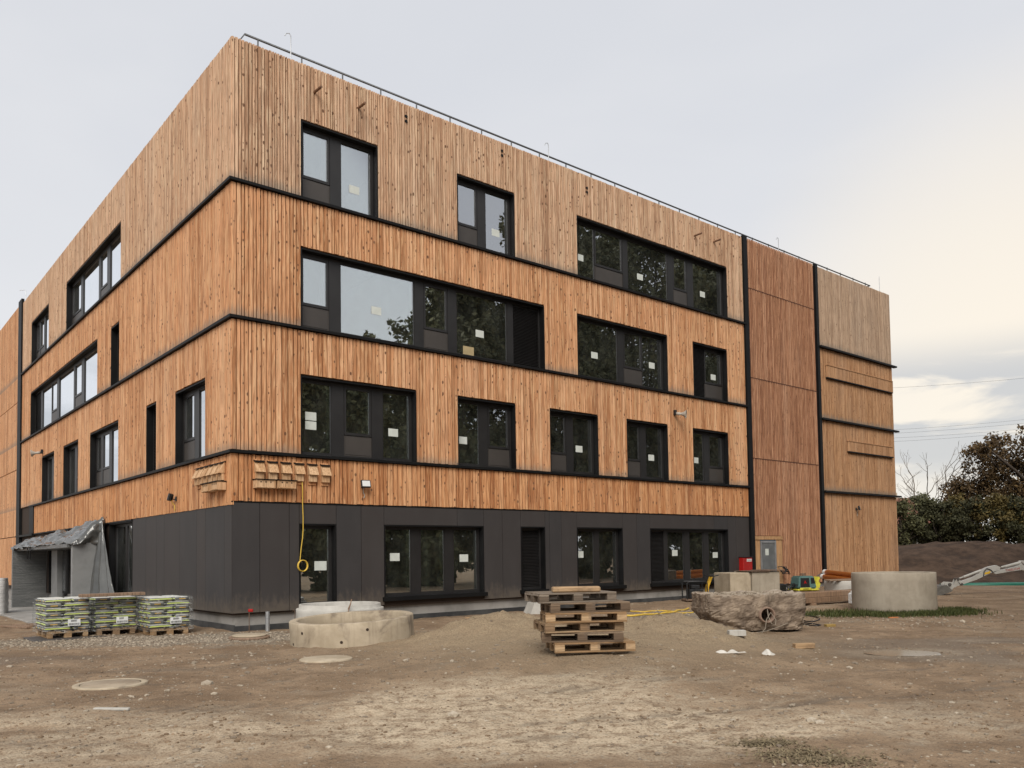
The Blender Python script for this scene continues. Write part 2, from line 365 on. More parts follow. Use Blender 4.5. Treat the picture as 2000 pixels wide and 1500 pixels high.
# ---- cladding boards; the 300 that show largest are objects of their own, the rest is one part per band
CAM_L = BMI @ Vector((0, 0, CH))
boards = []                                   # (score, side, band, args, colour)
def lay(side, band, ua, ub, z0, z1, ops, mean, mat, thick=.030, gap=.017, slat=False):
    edges = sorted({ua, ub, *[q for o in ops for q in o[:2] if ua < q < ub]})
    for a, b in zip(edges[:-1], edges[1:]):
        zz = z0
        for o in ops:
            if o[0] <= a + 1e-4 and o[1] >= b - 1e-4: zz = o[2] + .03
        n = max(1, round((b - a) / mean))
        if slat: ws = [1.] * n
        else: ws = [R_.choice((.72, .85, 1., 1., 1.15, 1.3)) for _ in range(n)]
        sc = (b - a) / sum(ws); u = a
        for wd in ws:
            w_ = wd * sc
            g = gap
            oo = thick * R_.uniform(.85, 1.15)
            p = Vector((u + w_ / 2, 0, (zz + z1) / 2)) if side == 'R' else Vector((0, u + w_ / 2, (zz + z1) / 2))
            v = CAM_L - p; nrm = Vector((0, -1, 0)) if side == 'R' else Vector((-1, 0, 0))
            cosv = v.normalized().dot(nrm)
            score = w_ * cosv / (v.length) * 1e3
            boards.append((score, side, band, (u + g / 2, u + w_ - g / 2, -.03, oo, zz + R_.uniform(0, .012), z1 - R_.uniform(0, .014)), rc(), mat))
            u += w_
for k in ('top', 'mid', 'low', 'plain'):
    z0, z1 = BANDS[k]
    lay('R', k, -.03, 20.42, z0, z1, OP_R.get(k, []), WID[k], MAT[k])
    lay('L', k, -.03, 26.2 if k != 'plain' else 23.0, z0 if k != 'plain' else 2.95, z1, OP_L.get(k, []), WID[k], MAT[k])
E_LEV = (10.61, 7.44, 4.27)
for i, (z0, z1) in enumerate(((10.62, ROOF), (7.45, 10.52), (4.28, 7.35), (.62, 4.18))):
    lay('R', 'end', 25.95, LW, z0, z1, [], .088, M_endtop if i == 0 else M_end, thick=.026)
boards.sort(key=lambda q: -q[0])
sep_boards, rest = boards[:300], boards[300:]
BAND_NAME = {'top': 'top_storey_cladding', 'mid': 'second_storey_cladding', 'low': 'first_storey_cladding', 'plain': 'spandrel_cladding', 'end': 'end_wall_cladding'}
clad = {}
for sd_ in ('R', 'L'):
    for k in BAND_NAME:
        for mt in {q[5].name for q in rest if q[1] == sd_ and q[2] == k}:
            fb = FB(sd_)
            for q in rest:
                if q[1] == sd_ and q[2] == k and q[5].name == mt: fb.board(*q[3], q[4])
            clad[sd_, k] = fb.build(BAND_NAME[k], bpy.data.materials[mt], bld, kind='stuff')
for q in sep_boards:
    fb = FB(q[1]); fb.board(*q[3], q[4])
    par = clad.get((q[1], q[2]))
    if par is None: par = clad[q[1], q[2]] = empty(BAND_NAME[q[2]]); par.parent = bld
    fb.build('board', q[5], par)

# ---- stair tower strip: red stained slats over a dark red backing, three horizontal joints
fb = FB('R'); fb.fbox(20.70, 25.74, -.028, -.004, .30, ROOF - .05); fb.build('tower_backing', M_redback, bld)
fb = FB('R')
for z0, z1 in ((.34, 5.33), (5.365, 8.53), (8.565, 12.12), (12.155, ROOF + .03)):
    u = 20.74
    while u < 25.66:
        if not (u < 22.62 and z0 < 1): fb.board(u, u + .058, -.003, .030, z0, z1, rc(), .003)
        else: fb.board(u, u + .058, -.003, .030, 2.30, z1, rc(), .003)
        u += .118
fb.build('tower_slats', M_red, bld, kind='stuff')
fb = FB('R')
for z in (5.345, 8.545, 12.135): fb.fbox(20.72, 25.7, -.003, .03, z - .014, z + .014)
fb.build('joint_rail', M_redback, bld)

# ---- black vertical strips and ledges
def fpart(name, mat, side, boxes, parent=bld):
    f = FB(side)
    for q in boxes: f.fbox(*q)
    return f.build(name, mat, parent)
fpart('vertical_strip', M_trim, 'R', [(20.44, 20.70, -.02, .09, .45, ROOF + .06)])
fpart('vertical_strip', M_trim, 'R', [(25.74, 25.94, -.02, .09, .40, ROOF + .06)])
fpart('vertical_strip', M_trim, 'L', [(26.2, 27.0, -.02, .10, 2.4, ROOF + .20)])
fpart('vertical_strip', M_trim, 'L', [(23.0, 23.9, -.02, .07, 2.95, B3)])
fpart('vertical_strip', M_trim, 'L', [(33.2, 34.2, -.02, .10, .4, ROOF + .2)])
def ledge(z, ur, ul, name='ledge'):
    mb = MB(); o = .105
    pr = [(-o, 0., .0), (.03, .0, .028), (.03, 0, -.085), (-o + .0, 0, -.085)]
    # right run and left run share a mitred corner
    for side, uend in (('R', ur), ('L', ul)):
        if uend is None: continue
        ring = []
        for end in (0, 1):
            for out_, zz in ((o, z - .078), (o, z - .012), (-.02, z + .012), (-.02, z - .078)):
                u = (-out_ - .0) if end == 0 else uend
                ring.append((u, -out_, zz) if side == 'R' else (-out_, u, zz))
        fs = [(0, 1, 2, 3), (7, 6, 5, 4)] + [(i, i + 4, (i + 1) % 4 + 4, (i + 1) % 4) for i in range(4)]
        mb.add(ring, fs if side == 'R' else [f[::-1] for f in fs])
    return mb.build(name, M_trim, bld)
ledge(B1, 20.55, 26.9); ledge(B2, 20.55, 26.9); ledge(B3, 20.55, 23.9)
fpart('ledge', M_trim, 'L', [(23.0, 27.0, -.02, .12, 2.86, 2.95)])
fpart('ledge', M_trim, 'L', [(7.92, 23.0, -.02, .055, 2.90, 2.945)])
for z in E_LEV: fpart('ledge', M_trim, 'R', [(25.94, LW + .28, -.02, .16, z - .085, z - .01)])
# flashing lines at the joint between boards and black panels, coping on the parapet
fpart('drip_flashing', M_trim, 'R', [(-.03, 20.42, -.02, .02, PT - .03, PT - .002)])
fpart('drip_flashing', M_trim, 'L', [(0.0, 7.92, -.02, .02, PT - .03, PT - .002)])
fpart('coping', M_top, 'R', [(.04, LW, -.42, -.01, ROOF - .03, ROOF - .006)])
fpart('coping', M_top, 'L', [(.44, LD, -.42, -.01, ROOF - .03, ROOF - .006)])
# side return of the right end
mb = MB(); mb.box(LW - .049, LW + .0, .03, 12., .5, ROOF - .01); mb.build('gable_wall', M_end, bld)

# ---- far section of the left facade
def lay_far():
    f = FB('L')
    for z0, z1 in ((.55, 2.9), (2.94, 6.15), (6.19, 9.45), (9.49, ROOF + .1)):
        u = 27.05
        while u < 45.:
            if not 33.1 < u < 34.2: f.board(u, u + .11, -.03, .025, z0, z1, rc())
            u += .118
    f.build('far_wall_cladding', M_mid, bld, kind='stuff')
lay_far()

# ---- black ground floor panels, each a piece, on a concrete plinth
def panel(side, u0, u1, z0, z1):
    g = .005; fb = FB(side); fb.board(u0 + g, u1 - g, -.03, .012, z0 + g, z1 - g, rc(), .002); fb.build('facade_panel', M_panel, bld)
jr = [0.0, .66, 1.40, 1.66, 2.66, 3.37, 4.05, 7.36, 8.05, 8.76, 9.74, 9.92, 10.42, 11.10, 13.22, 13.92, 14.60, 19.06, 19.56, 20.42]
lint = {1.66: [1.66, 2.66], 4.05: [4.05, 6.42, 7.36], 8.76: [8.76, 9.74], 11.10: [11.10, 13.22], 14.60: [14.60, 18.2, 19.06]}
for a, b in zip(jr[:-1], jr[1:]):
    if a in lint:
        for p, q in zip(lint[a][:-1], lint[a][1:]): panel('R', p, q, GT, PT - .03)
        if a != 1.66: pass
    else: panel('R', a, b, PB, PT - .03)
jl = [0.0, .46, 1.71, 2.33, 3.61, 4.89, 5.57, 6.58, 7.92]
for a, b in zip(jl[:-1], jl[1:]): panel('L', a, b, PB, PT - .03)
mb = MB(); mb.box(.12, 25.9, .12, .5, -.8, PB - .003); mb.box(25.9, LW - .06, .12, .5, -.8, .6); mb.box(.12, .5, .5, LD, -.8, PB - .003); mb.build('plinth', M_conc_base, bld)
mb = MB(); mb.box(20.60, 25.74, .06, .118, -.8, .30); mb.build('plinth', M_conc_base, bld)
# blackboard coloured sealing sheet along the foot of the plinth
M_seal = pmat('bitumen_sheet', (.030, .031, .033), (.06, .06, .06), 2.5, .55, .3, .02)
mb = MB(); mb.box(.095, 19.5, .09, .117, -.5, .13); mb.box(.09, .117, .118, 9.4, -.5, .15); mb.build('sealing_sheet', M_seal, bld)

# ---- windows
def window(side, o, ground=False):
    u0, u1, zt, zb, cols = o
    win = empty('window'); win.parent = bld
    f = FB(side); d0, d1 = .018, -.17        # metal reveal lining
    zb2 = zb + (.0 if not ground else 0.)
    f.fbox(u0, u0 + .035, d1, d0, zb, zt); f.fbox(u1 - .035, u1, d1, d0, zb, zt); f.fbox(u0 + .035, u1 - .035, d1, d0, zt - .035, zt)
    f.build('reveal', M_trim, win)
    a, b = u0 + .035, u1 - .035; z0, z1 = zb + .01, zt - .035
    if ground and zb > .5:
        s = FB(side); s.fbox(u0 - .06, u1 + .06, -.2, .10, zb - .10, zb + .008); s.build('sill', M_trim, win)
    fr = FB(side); ft = .055
    fr.fbox(a, a + ft, -.25, -.171, z0, z1); fr.fbox(b - ft, b, -.25, -.171, z0, z1); fr.fbox(a + ft, b - ft, -.25, -.171, z1 - ft, z1); fr.fbox(a + ft, b - ft, -.25, -.171, z0, z0 + ft)
    A, Bq = a + ft, b - ft; Z0, Z1 = z0 + ft, z1 - ft
    tot = sum(w for _, w in cols); u = A
    post = FB(side); pans, gls, lou, door = [], [], FB(side), FB(side)
    for i, (k, w_) in enumerate(cols):
        w_ = w_ / tot * (Bq - A); p, q = u, u + w_; u = q
        if i and side == 'R': post.fbox(p - .11, p + .03, -.46, -.256, Z0, Z1)
        if k == 'M': fr.fbox(p, q, -.245, -.174, Z0, Z1)
        elif k in 'PD':
            fr.fbox(p, p + .03, -.24, -.185, Z0, Z1); fr.fbox(q - .03, q, -.24, -.185, Z0, Z1)
            fr.fbox(p + .03, q - .03, -.24, -.185, Z1 - .03, Z1); fr.fbox(p + .03, q - .03, -.24, -.185, Z0, Z0 + (.03 if k == 'P' else .12))
            gls.append((p + .03, q - .03, Z0 + (.03 if k == 'P' else .12), Z1 - .03))
        elif k == 'S':
            zs = Z0 + .30 * (Z1 - Z0)
            pan = FB(side); pan.fbox(p, q, -.24, -.196, Z0, zs - .012); pan.fbox(p + .05, q - .05, -.1965, -.186, Z0 + .04, zs - .05); pans.append(pan)
            fw = .07
            fr.fbox(p + .012, p + fw, -.24, -.176, zs, Z1); fr.fbox(q - fw, q - .012, -.24, -.176, zs, Z1)
            fr.fbox(p + fw, q - fw, -.24, -.176, zs, zs + fw); fr.fbox(p + fw, q - fw, -.24, -.176, Z1 - fw, Z1)
            gls.append((p + fw, q - fw, zs + fw, Z1 - fw))
        elif k == 'V':
            lou.fbox(p, q, -.25, -.235, Z0, Z1); z = Z0 + .01
            while z < Z1 - .03:
                q4 = [(p, -.232, z + .03), (q, -.232, z + .03), (q, -.175, z), (p, -.175, z), (p, -.232, z + .022), (q, -.232, z + .022), (q, -.175, z - .008), (p, -.175, z - .008)]
                vs_ = [(uu, -oo, zz) for uu, oo, zz in q4] if side == 'R' else [(-oo, uu, zz) for uu, oo, zz in q4]
                lou.add(vs_, [(0, 1, 2, 3), (7, 6, 5, 4), (2, 6, 7, 3), (0, 4, 5, 1)]); z += .045
        elif k == 'X': door.fbox(p, q, -.24, -.18, Z0, Z1)
    fr.build('frame', M_frame, win)
    if post.v: post.build('inner_post', M_plaster, win)
    for pan in pans: pan.build('infill_panel', M_panelwin, win)
    if lou.v: lou.build('louvre', M_frame, win)
    if door.v: door.build('door_leaf', M_panelwin, win)
    for g in gls:
        x = FB(side); x.fbox(g[0], g[1], -.218, -.206, g[2], g[3]); x.build('pane', M_glass, win)
    return win
wins = []
for k in ('top', 'mid', 'low', 'gnd'):
    for o in OP_R[k]: wins.append(('R', o, window('R', o, k == 'gnd')))
    for o in OP_L[k]: wins.append(('L', o, window('L', o, k == 'gnd')))
# paper notices taped behind the panes
for px, py, sz, mt in [(692, 371, 1, 0), (968, 455, 1, 0), (1133, 503, 1, 0), (1250, 541, 1, 0), (1372, 575, 1, 0), (937, 652, 1, 0), (915, 686, 1.3, 1), (735, 607, 1, 0), (1161, 694, 1, 0), (1273, 714, 1, 0), (1393, 737, 1, 0),
                       (607, 813, 1, 0), (607, 831, 1, 0), (768, 845, 1, 0), (904, 860, 1, 0), (1131, 877, 1, 0), (1272, 894, 1, 0), (1359, 899, 1, 0), (626, 1105, 1.1, 0), (771, 1088, 1, 0), (906, 1090, 1, 0), (1133, 1083, 1, 0), (1318, 1080, 1, 0), (1397, 1084, 1, 0)]:
    u, z = on_r(px, py, -.204)
    for s_, o, wn in wins:
        if s_ == 'R' and o[0] < u < o[1] and o[3] < z < o[2]:
            f = FB('R'); h = .105 * sz; ww = .15 * sz; f.fbox(u - ww, u + ww, -.2045, -.2025, z - h, z + h); f.build('paper_notice', M_card if mt else M_paper, wn); break

# ---- rooms: slabs, partitions and back walls, so that the panes look into real depth
mb = MB()
for z in (PB + .02, B3 - .05, B2 - .05, B1 - .05): mb.box(.51, 25.7, .51, 26., z - .28, z)
mb.build('floor_slab', M_floor, bld)
mb = MB(); mb.box(.42, LW - .1, .42, LD, 13.55, 13.6); mb.build('roof_deck', M_floor, bld)
mb = MB()
for z0, z1 in ((PB + .02, B3 - .33), (B3 - .05, B2 - .33), (B2 - .05, B1 - .33), (B1 - .05, 13.5)):
    mb.box(7.2, 25.5, 6.6, 6.72, z0, z1); mb.box(7.2, 7.32, 6.72, 26., z0, z1)
    for u in (5.7, 10.6, 16.4, 20.3): mb.box(u, u + .1, .51, 6.59, z0, z1)
    for u in (8.5, 18.2): mb.box(.51, 7.19, u, u + .1, z0, z1)
mb.build('partition', M_plaster, bld)
# crates of insulation seen through two panes
mb = MB(); mb.box(4.55, 4.85, .9, 1.4, B3, B3 + 1.75); mb.box(4.2, 4.5, 1.0, 1.5, B3, B3 + 1.5); 
o = mb.build('insulation_pack', M_card, None, BC, TH); tag(o, 'yellowish packs of insulation leaning inside the wide first-floor corner window', 'insulation pack')

# ---- projecting timber screens on the end wall, entrance post box, tower door
for (u0, u1, z0, z1) in ((26.47, 32.45, 9.27, 9.78), (28.12, 32.3, 6.12, 6.56)):
    f = FB('R'); u = u0
    while u < u1: f.board(u, u + .085, .05, .12, z0, z1, rc()); u += .093
    s = f.build('louvre_screen', M_end, bld, kind='stuff'); fpart('screen_flashing', M_trim, 'R', [(u0 - .02, u1 + .02, .027, .13, z0 - .05, z0 - .004)], s); fpart('screen_cap', M_end, 'R', [(u0 - .02, u1 + .02, .027, .14, z1 + .003, z1 + .035)], s)
# tower door in its unfinished opening
dr = empty('tower_door'); dr.parent = bld
M_tdoor = pmat('primed_door', (.10, .108, .11), (.15, .155, .158), 2., .5, .1)
M_blue = pmat('blue_membrane', (.05, .10, .19), None, bmp=0)
M_raw = wood_mat('raw_softwood', [(.40, .22, .10), (.47, .27, .13), (.52, .32, .17)], .1, .6)
M_white = pmat('white_plastic', (.72, .73, .72), (.64, .65, .64), 5., .45, .05)
fpart('door_leaf', M_tdoor, 'R', [(21.2, 22.12, -.003, .03, .35, 2.02)], dr)
fpart('door_frame', M_lime, 'R', [(21.12, 21.2, -.003, .05, .35, 2.10), (22.12, 22.2, -.003, .05, .35, 2.10), (21.2, 22.12, -.003, .05, 2.02, 2.10)], dr)
fpart('reveal_board', M_raw, 'R', [(20.72, 21.10, -.003, .03, .30, 2.14), (22.22, 22.66, -.003, .03, .30, 2.14), (20.72, 22.66, -.003, .06, 2.142, 2.28)], dr)
fpart('membrane_strip', M_blue, 'R', [(21.1, 22.2, -.003, .02, 2.102, 2.14)], dr)
fpart('paper_notice', M_paper, 'R', [(21.45, 21.68, .031, .034, 1.52, 1.78)], dr)

# ---- small stubs on the parapet: overflow pipes
for px, py in ((613, 181), (698, 212), (1355, 461), (1392, 473)):
    u, z = on_r(px, py); mb = MB(); mb.cyl((u, .0, z), (u + .04, -.34, z + .02), .035, n=10); mb.build('overflow_pipe', pmat('rusty_pipe', (.16, .085, .05), (.22, .12, .07), 9., .6, .1) if 'rusty_pipe' not in bpy.data.materials else bpy.data.materials['rusty_pipe'], bld)
for px, py in ((792, 233), (979, 300), (1145, 372)):
    u, z = on_r(px, py); mb = MB()
    for dz in (-.07, .07): mb.cyl((u, -.02, z + dz), (u, -.045, z + dz), .045, n=10)
    mb.build('vent_cap', M_trim, bld)
# ================================================================== things fixed to the building
def fw(side, u, out, z):
    return (BM @ Vector((u, -out, z)), TH) if side == 'R' else (BM @ Vector((-out, u, z)), TH - math.pi / 2)
# ---- bat and bird boxes
def bat_box(side, u, z, label, group):
    loc, r = fw(side, u, .03, z); o = empty('bat_box', loc, r, label, 'nest box', group)
    mb = MB(); mb.cbox(-.10, .10, -.03, 0, -.40, .16, .004, rc()); mb.build('back_board', M_low, o)
    mb = MB(); c = rc()
    mb.add([(-.118, -.05, .10), (.118, -.05, .10), (.118, -.17, -.15), (-.118, -.17, -.15), (-.118, -.03, .10), (.118, -.03, .10), (.118, -.03, -.15), (-.118, -.03, -.15)],
           [(0, 3, 2, 1), (4, 5, 6, 7), (0, 4, 7, 3), (1, 2, 6, 5), (0, 1, 5, 4), (3, 7, 6, 2)], c); mb.build('front', M_box, o)
    mb = MB(); mb.add([(-.128, -.01, .14), (.128, -.01, .14), (.128, -.10, .10), (-.128, -.10, .10), (-.128, -.01, .115), (.128, -.01, .115), (.128, -.10, .085), (-.128, -.10, .085)],
           [(0, 3, 2, 1), (4, 5, 6, 7), (0, 4, 7, 3), (1, 2, 6, 5), (3, 7, 6, 2)], rc()); mb.build('roof', M_trim, o)
    mb = MB(); mb.cbox(-.105, .105, -.10, -.032, -.32, -.118, .004, rc()); mb.build('entrance_block', M_box, o)
    return o
def bird_box(side, u, z, label, group):
    loc, r = fw(side, u, .03, z); o = empty('bird_box', loc, r, label, 'nest box', group)
    mb = MB(); mb.cbox(-.235, .235, -.20, 0, -.11, .085, .005, rc()); mb.build('body', M_box, o)
    mb = MB(); mb.cbox(-.235, -.2, -.212, -.202, -.10, .08, .002, rc()); mb.cbox(.2, .235, -.212, -.202, -.10, .08, .002, rc()); mb.cbox(-.2, .2, -.212, -.202, -.10, -.075, .002, rc()); mb.build('front_frame', M_box, o)
    mb = MB(); mb.cbox(-.255, .255, -.235, -.0, .088, .105, .002, rc()); mb.build('roof', M_trim, o)
    for dx in (-.12, 0, .12):
        mb = MB(); mb.cyl((dx, -.203, .035), (dx, -.199, .035), .018, n=10); mb.build('entrance_hole', M_mem, o)
    return o
GB = 'wooden nest boxes below the first ledge'
# the photo's pixels give where along each wall every box hangs
for i, px in enumerate((507, 533, 559, 585, 611, 636)):
    u, z = on_r(px, 908 + i * 1.6, .1); bat_box('R', u, z - .02, 'wedge-fronted bat box, '+['first','second','third','fourth','fifth','sixth'][i]+' from the corner on the door side', GB)
for i, px in enumerate((515, 556)):
    u, z = on_r(px, 945 + i * 1.5, .1); bird_box('R', u, z, 'long bird box with three holes, '+['first','second','third','fourth','fifth','sixth'][i]+' from the corner on the door side', GB)
for i, u in enumerate((.42, .75, 1.08, 1.41, 1.74, 2.05)):
    bat_box('L', u, 3.86, 'wedge-fronted bat box, '+['first','second','third','fourth','fifth','sixth'][i]+' from the corner above the blank black panels', GB)
for i, u in enumerate((.52, 1.12)):
    bird_box('L', u, 3.42, 'long bird box with three holes, '+['first','second','third','fourth','fifth','sixth'][i]+' from the corner above the blank panels', GB)

# ---- floodlights, horn speakers
M_blackp = pmat('black_plastic', (.015, .015, .016), None, bmp=0, rough=.45)
M_lens = pmat('lamp_lens', (.62, .63, .62), None, bmp=0, rough=.25)
M_yel = pmat('yellow_cable', (.62, .42, .06), (.55, .36, .05), 6., .45, .05)
M_beige = pmat('beige_plastic', (.40, .37, .32), (.34, .31, .27), 6., .5, .05)
def floodlight(side, px, py, label, turn, cable):
    u, z = (on_r if side == 'R' else on_l)(px, py, .18); loc, r = fw(side, u, .03, z)
    o = empty('floodlight', loc, r, label, 'floodlight', 'floodlights on the facades')
    mt = Matrix.Translation((0, -.17, 0)) @ Matrix.Rotation(turn, 4, 'Z') @ Matrix.Rotation(-.25, 4, 'X')
    mb = MB(); mb.cbox(-.13, .13, -.02, .04, -.10, .10, .012, None, mt)
    for k in range(5): mb.box(-.10 + k * .045, -.09 + k * .045, .04, .06, -.08, .08, None, mt)
    mb.build('housing', M_blackp, o)
    mb = MB(); mb.cbox(-.105, .105, -.026, -.021, -.075, .075, .002, None, mt); mb.build('lens', M_lens, o)
    mb = MB(); mb.tube([(0, 0, -.04), (0, -.06, -.06), (0, -.13, -.03)], .014); mb.cbox(-.05, .05, -.02, 0, -.10, .02, .004); mb.build('bracket', M_blackp, o)
    if cable:
        mb = MB(); mb.tube([(-.02, -.12, -.08), (-.03, -.08, -.17), (0, -.04, -.22), (.03, -.05, -.29), (.01, -.04, -.36)], .012); mb.build('cable', M_yel if side == 'L' else M_beige, o)
floodlight('R', 714, 945, 'black floodlight with pale lens on the boards right of the nest boxes', -.15, True)
floodlight('L', 333, 971, 'black floodlight with yellow plug above the blank black panels', -.6, True)
floodlight('R', 1678, 992, 'small black floodlight alone on the windowless end wall', .5, True)
def horn(side, px, py, label, turn):
    u, z = (on_r if side == 'R' else on_l)(px, py, .15); loc, r = fw(side, u, .03, z); o = empty('horn_speaker', loc, r, label, 'loudspeaker', 'horn speakers on the facades')
    mb = MB(); mb.cbox(-.05, .05, -.09, 0, -.04, .14, .008); mb.build('bracket', M_blackp, o)
    mt = Matrix.Translation((0, -.12, 0)) @ Matrix.Rotation(turn, 4, 'Z') @ Matrix.Rotation(math.radians(97), 4, 'X')
    mb = MB(); mb.lathe([(.0, -.02), (.055, -.02), (.06, .10), (.045, .12), (.05, .16), (.08, .24), (.15, .32), (.155, .33), (.145, .325), (.07, .24), (.03, .15), (0, .15)], 20, m=mt); mb.build('horn', M_beige, o)
horn('R', 1322, 808, 'beige horn loudspeaker between two first-floor windows', .55)
horn('L', 78, 884, 'beige horn loudspeaker above the sheeted entrance', -.4)
# ---- yellow cable with a coil hanging from the bat boxes
pts = []
for px, py in ((590, 936), (591, 960), (591, 985), (592, 1010), (592, 1035), (591, 1050), (588, 1072), (586, 1095)):
    u, z = on_r(px, py, .09); pts.append(BM @ Vector((u, -.09, z)))
mb = MB(); mb.tube([BM @ Vector((on_r(590, 936, .06)[0], -.02, pts[0].z + .04))] + pts, .013)
u, z = on_r(591, 1105, .10)
for k in range(3):
    ring = [BM @ Vector((u + .125 * math.cos(a) + k * .006, -.085 - .012 * k, z + .135 * math.sin(a))) for a in [i * math.pi / 12 + 2.4 for i in range(25)]]
    mb.tube(ring, .011)
tag(mb.build('hanging_cable', M_yel), 'yellow cable hanging from the nest boxes with a coil at its end', 'cable')
# ---- roof railing with posts, lightning rods
rail = empty('roof_railing', BM @ Vector((0.5, .45, 13.6)), TH, 'thin grey safety railing along the roof edge', 'railing')
ra, rb, rz = 0.0, 31.2, .98                   # local to the railing
M_rail = pmat('grey_steel', (.075, .08, .085), (.10, .105, .11), 6., .45, .05, metal=.4)
mb = MB(); mb.tube([(ra - .02, 1.0, rz), (ra - .02, 0, rz), (rb, 0, rz - .08), (rb, .9, rz - .08)], .028, 8); mb.build('top_rail', M_rail, rail)
k = 0; u = .32
while u < rb + .1:
    mb = MB(); mb.cyl((u, 0, -.02), (u, 0, rz - .02), .020, n=8); mb.box(u - .05, u + .05, -.04, .04, -.002, .012); mb.build('post', M_rail, rail); u += 1.17
for i, (px, py0, hook) in enumerate(((568, 70, 1), (1071, 283, 1), (1520, 467, 1), (1735, 548, 0))):
    u, z = on_r(px, py0, -.3); u = min(u, LW - .3)
    mb = MB(); p0 = Vector((0, 0, 0)); h = z - 13.6
    pts = [(0, 0, 0), (0, 0, h * .5), (.0, 0, h)] + ([(-.04, 0, h + .05), (-.12, 0, h + .02), (-.16, 0, h - .06)] if hook else [])
    mb.tube(pts, .011, 6)
    mb.cyl((0, 0, 0), (0, 0, .09), .13, n=10)
    tag(mb.build('lightning_rod', M_lime, None, BM @ Vector((u, .3, 13.6)), TH), ['thin hooked lightning rod at the roof edge near the building corner', 'thin hooked lightning rod at the roof edge above the five-part top window', 'thin hooked lightning rod at the roof edge above the red slatted strip', 'straight thin lightning rod at the outer end of the roof edge'][i], 'lightning rod', 'lightning rods on the roof')
p = BM @ Vector((.3, 27.6, 13.6)); mb = MB(); mb.tube([(0, 0, 0), (0, 0, .8), (0, .0, 1.5), (-.05, .05, 1.56), (-.25, .1, 1.5)], .012); mb.cyl((0, 0, 0), (0, 0, .09), .13, n=10)
tag(mb.build('lightning_rod', M_lime, None, p, TH), 'thin hooked lightning rod on the roof of the far entrance side', 'lightning rod', 'lightning rods on the roof')
# ---- red letter box with a small white label
M_redp = pmat('red_enamel', (.36, .012, .010), (.31, .01, .008), 5., .35, .03)
loc, r = fw('R', 19.99, .013, 1.20); o = empty('red_box', loc, r, 'small red metal cabinet with white label beside the black strip', 'cabinet')
mb = MB(); mb.cbox(-.30, .30, -.20, 0, -.42, .26, .015); mb.build('body', M_redp, o)
mb = MB(); mb.cbox(-.32, .32, -.23, 0, .262, .285, .004); mb.build('lid', M_blackp, o)
mb = MB(); mb.box(-.07, .24, -.2035, -.2005, .10, .20); lb = mb.build('label', M_white, o)
def text_mesh(name, s, size, mat, parent, mtx, ext=.001):
    cu = bpy.data.curves.new(name, 'FONT'); cu.body = s; cu.size = size; cu.extrude = ext; cu.align_x = 'CENTER'; cu.align_y = 'CENTER'; cu.resolution_u = 2
    tmp = bpy.data.objects.new('tmp', cu); col.objects.link(tmp); dg = bpy.context.evaluated_depsgraph_get()
    me = bpy.data.meshes.new_from_object(tmp.evaluated_get(dg)); bpy.data.objects.remove(tmp); me.name = name
    me.materials.clear(); me.materials.append(mat); me.transform(mtx)
    o_ = bpy.data.objects.new(name, me); col.objects.link(o_); o_.parent = parent; return o_
mb = MB()
for i in range(9):
    x_ = -.05 + i * .031; mb.box(x_, x_ + R_.uniform(.014, .024), -.2055, -.204, .135, .165)
mb.build('print', M_blackp, lb)

# ================================================================== sheeted entrance portal on the left facade
M_film = pmat('grey_protective_sheet', (.17, .175, .175), (.21, .215, .215), 2., .38, .25, .02, spec=.5)
M_film2 = pmat('dark_plastic_wrap', (.075, .078, .078), (.11, .112, .11), 1.5, .30, .7, .05, stretch=(.6, .6, 9), spec=.5)
M_tarp = pmat('grey_tarpaulin', (.060, .062, .060), (.095, .097, .093), 1.2, .17, .45, .03, spec=.8)
FINZ = 2.30
por = empty('entrance_portal', BM @ Vector((0, 15.5, 0)), TH, 'projecting entrance portal with fins wrapped in grey protective sheeting', 'entrance portal')
def plocal(x, y, z): return (x, y - 15.5, z)
mb = MB(); mb.cbox(-1.0, -.02, 11.10 - 15.5, 11.28 - 15.5, -.4, FINZ, .01); mb.build('near_fin', M_film, por)
mb = MB(); mb.cbox(-1.25, -.02, 20.35 - 15.5, 20.55 - 15.5, -.4, FINZ - .08, .01); mb.build('far_fin', M_film2, por)
mb = MB(); mb.cbox(-1.12, -.02, 11.285 - 15.5, 20.345 - 15.5, FINZ - .16, FINZ - .02, .01); mb.build('canopy_slab', M_film2, por)
mb = MB(); mb.cbox(-.30, -.10, 16.9 - 15.5, 17.9 - 15.5, -.4, FINZ - .165, .01); mb.build('post', M_film, por)
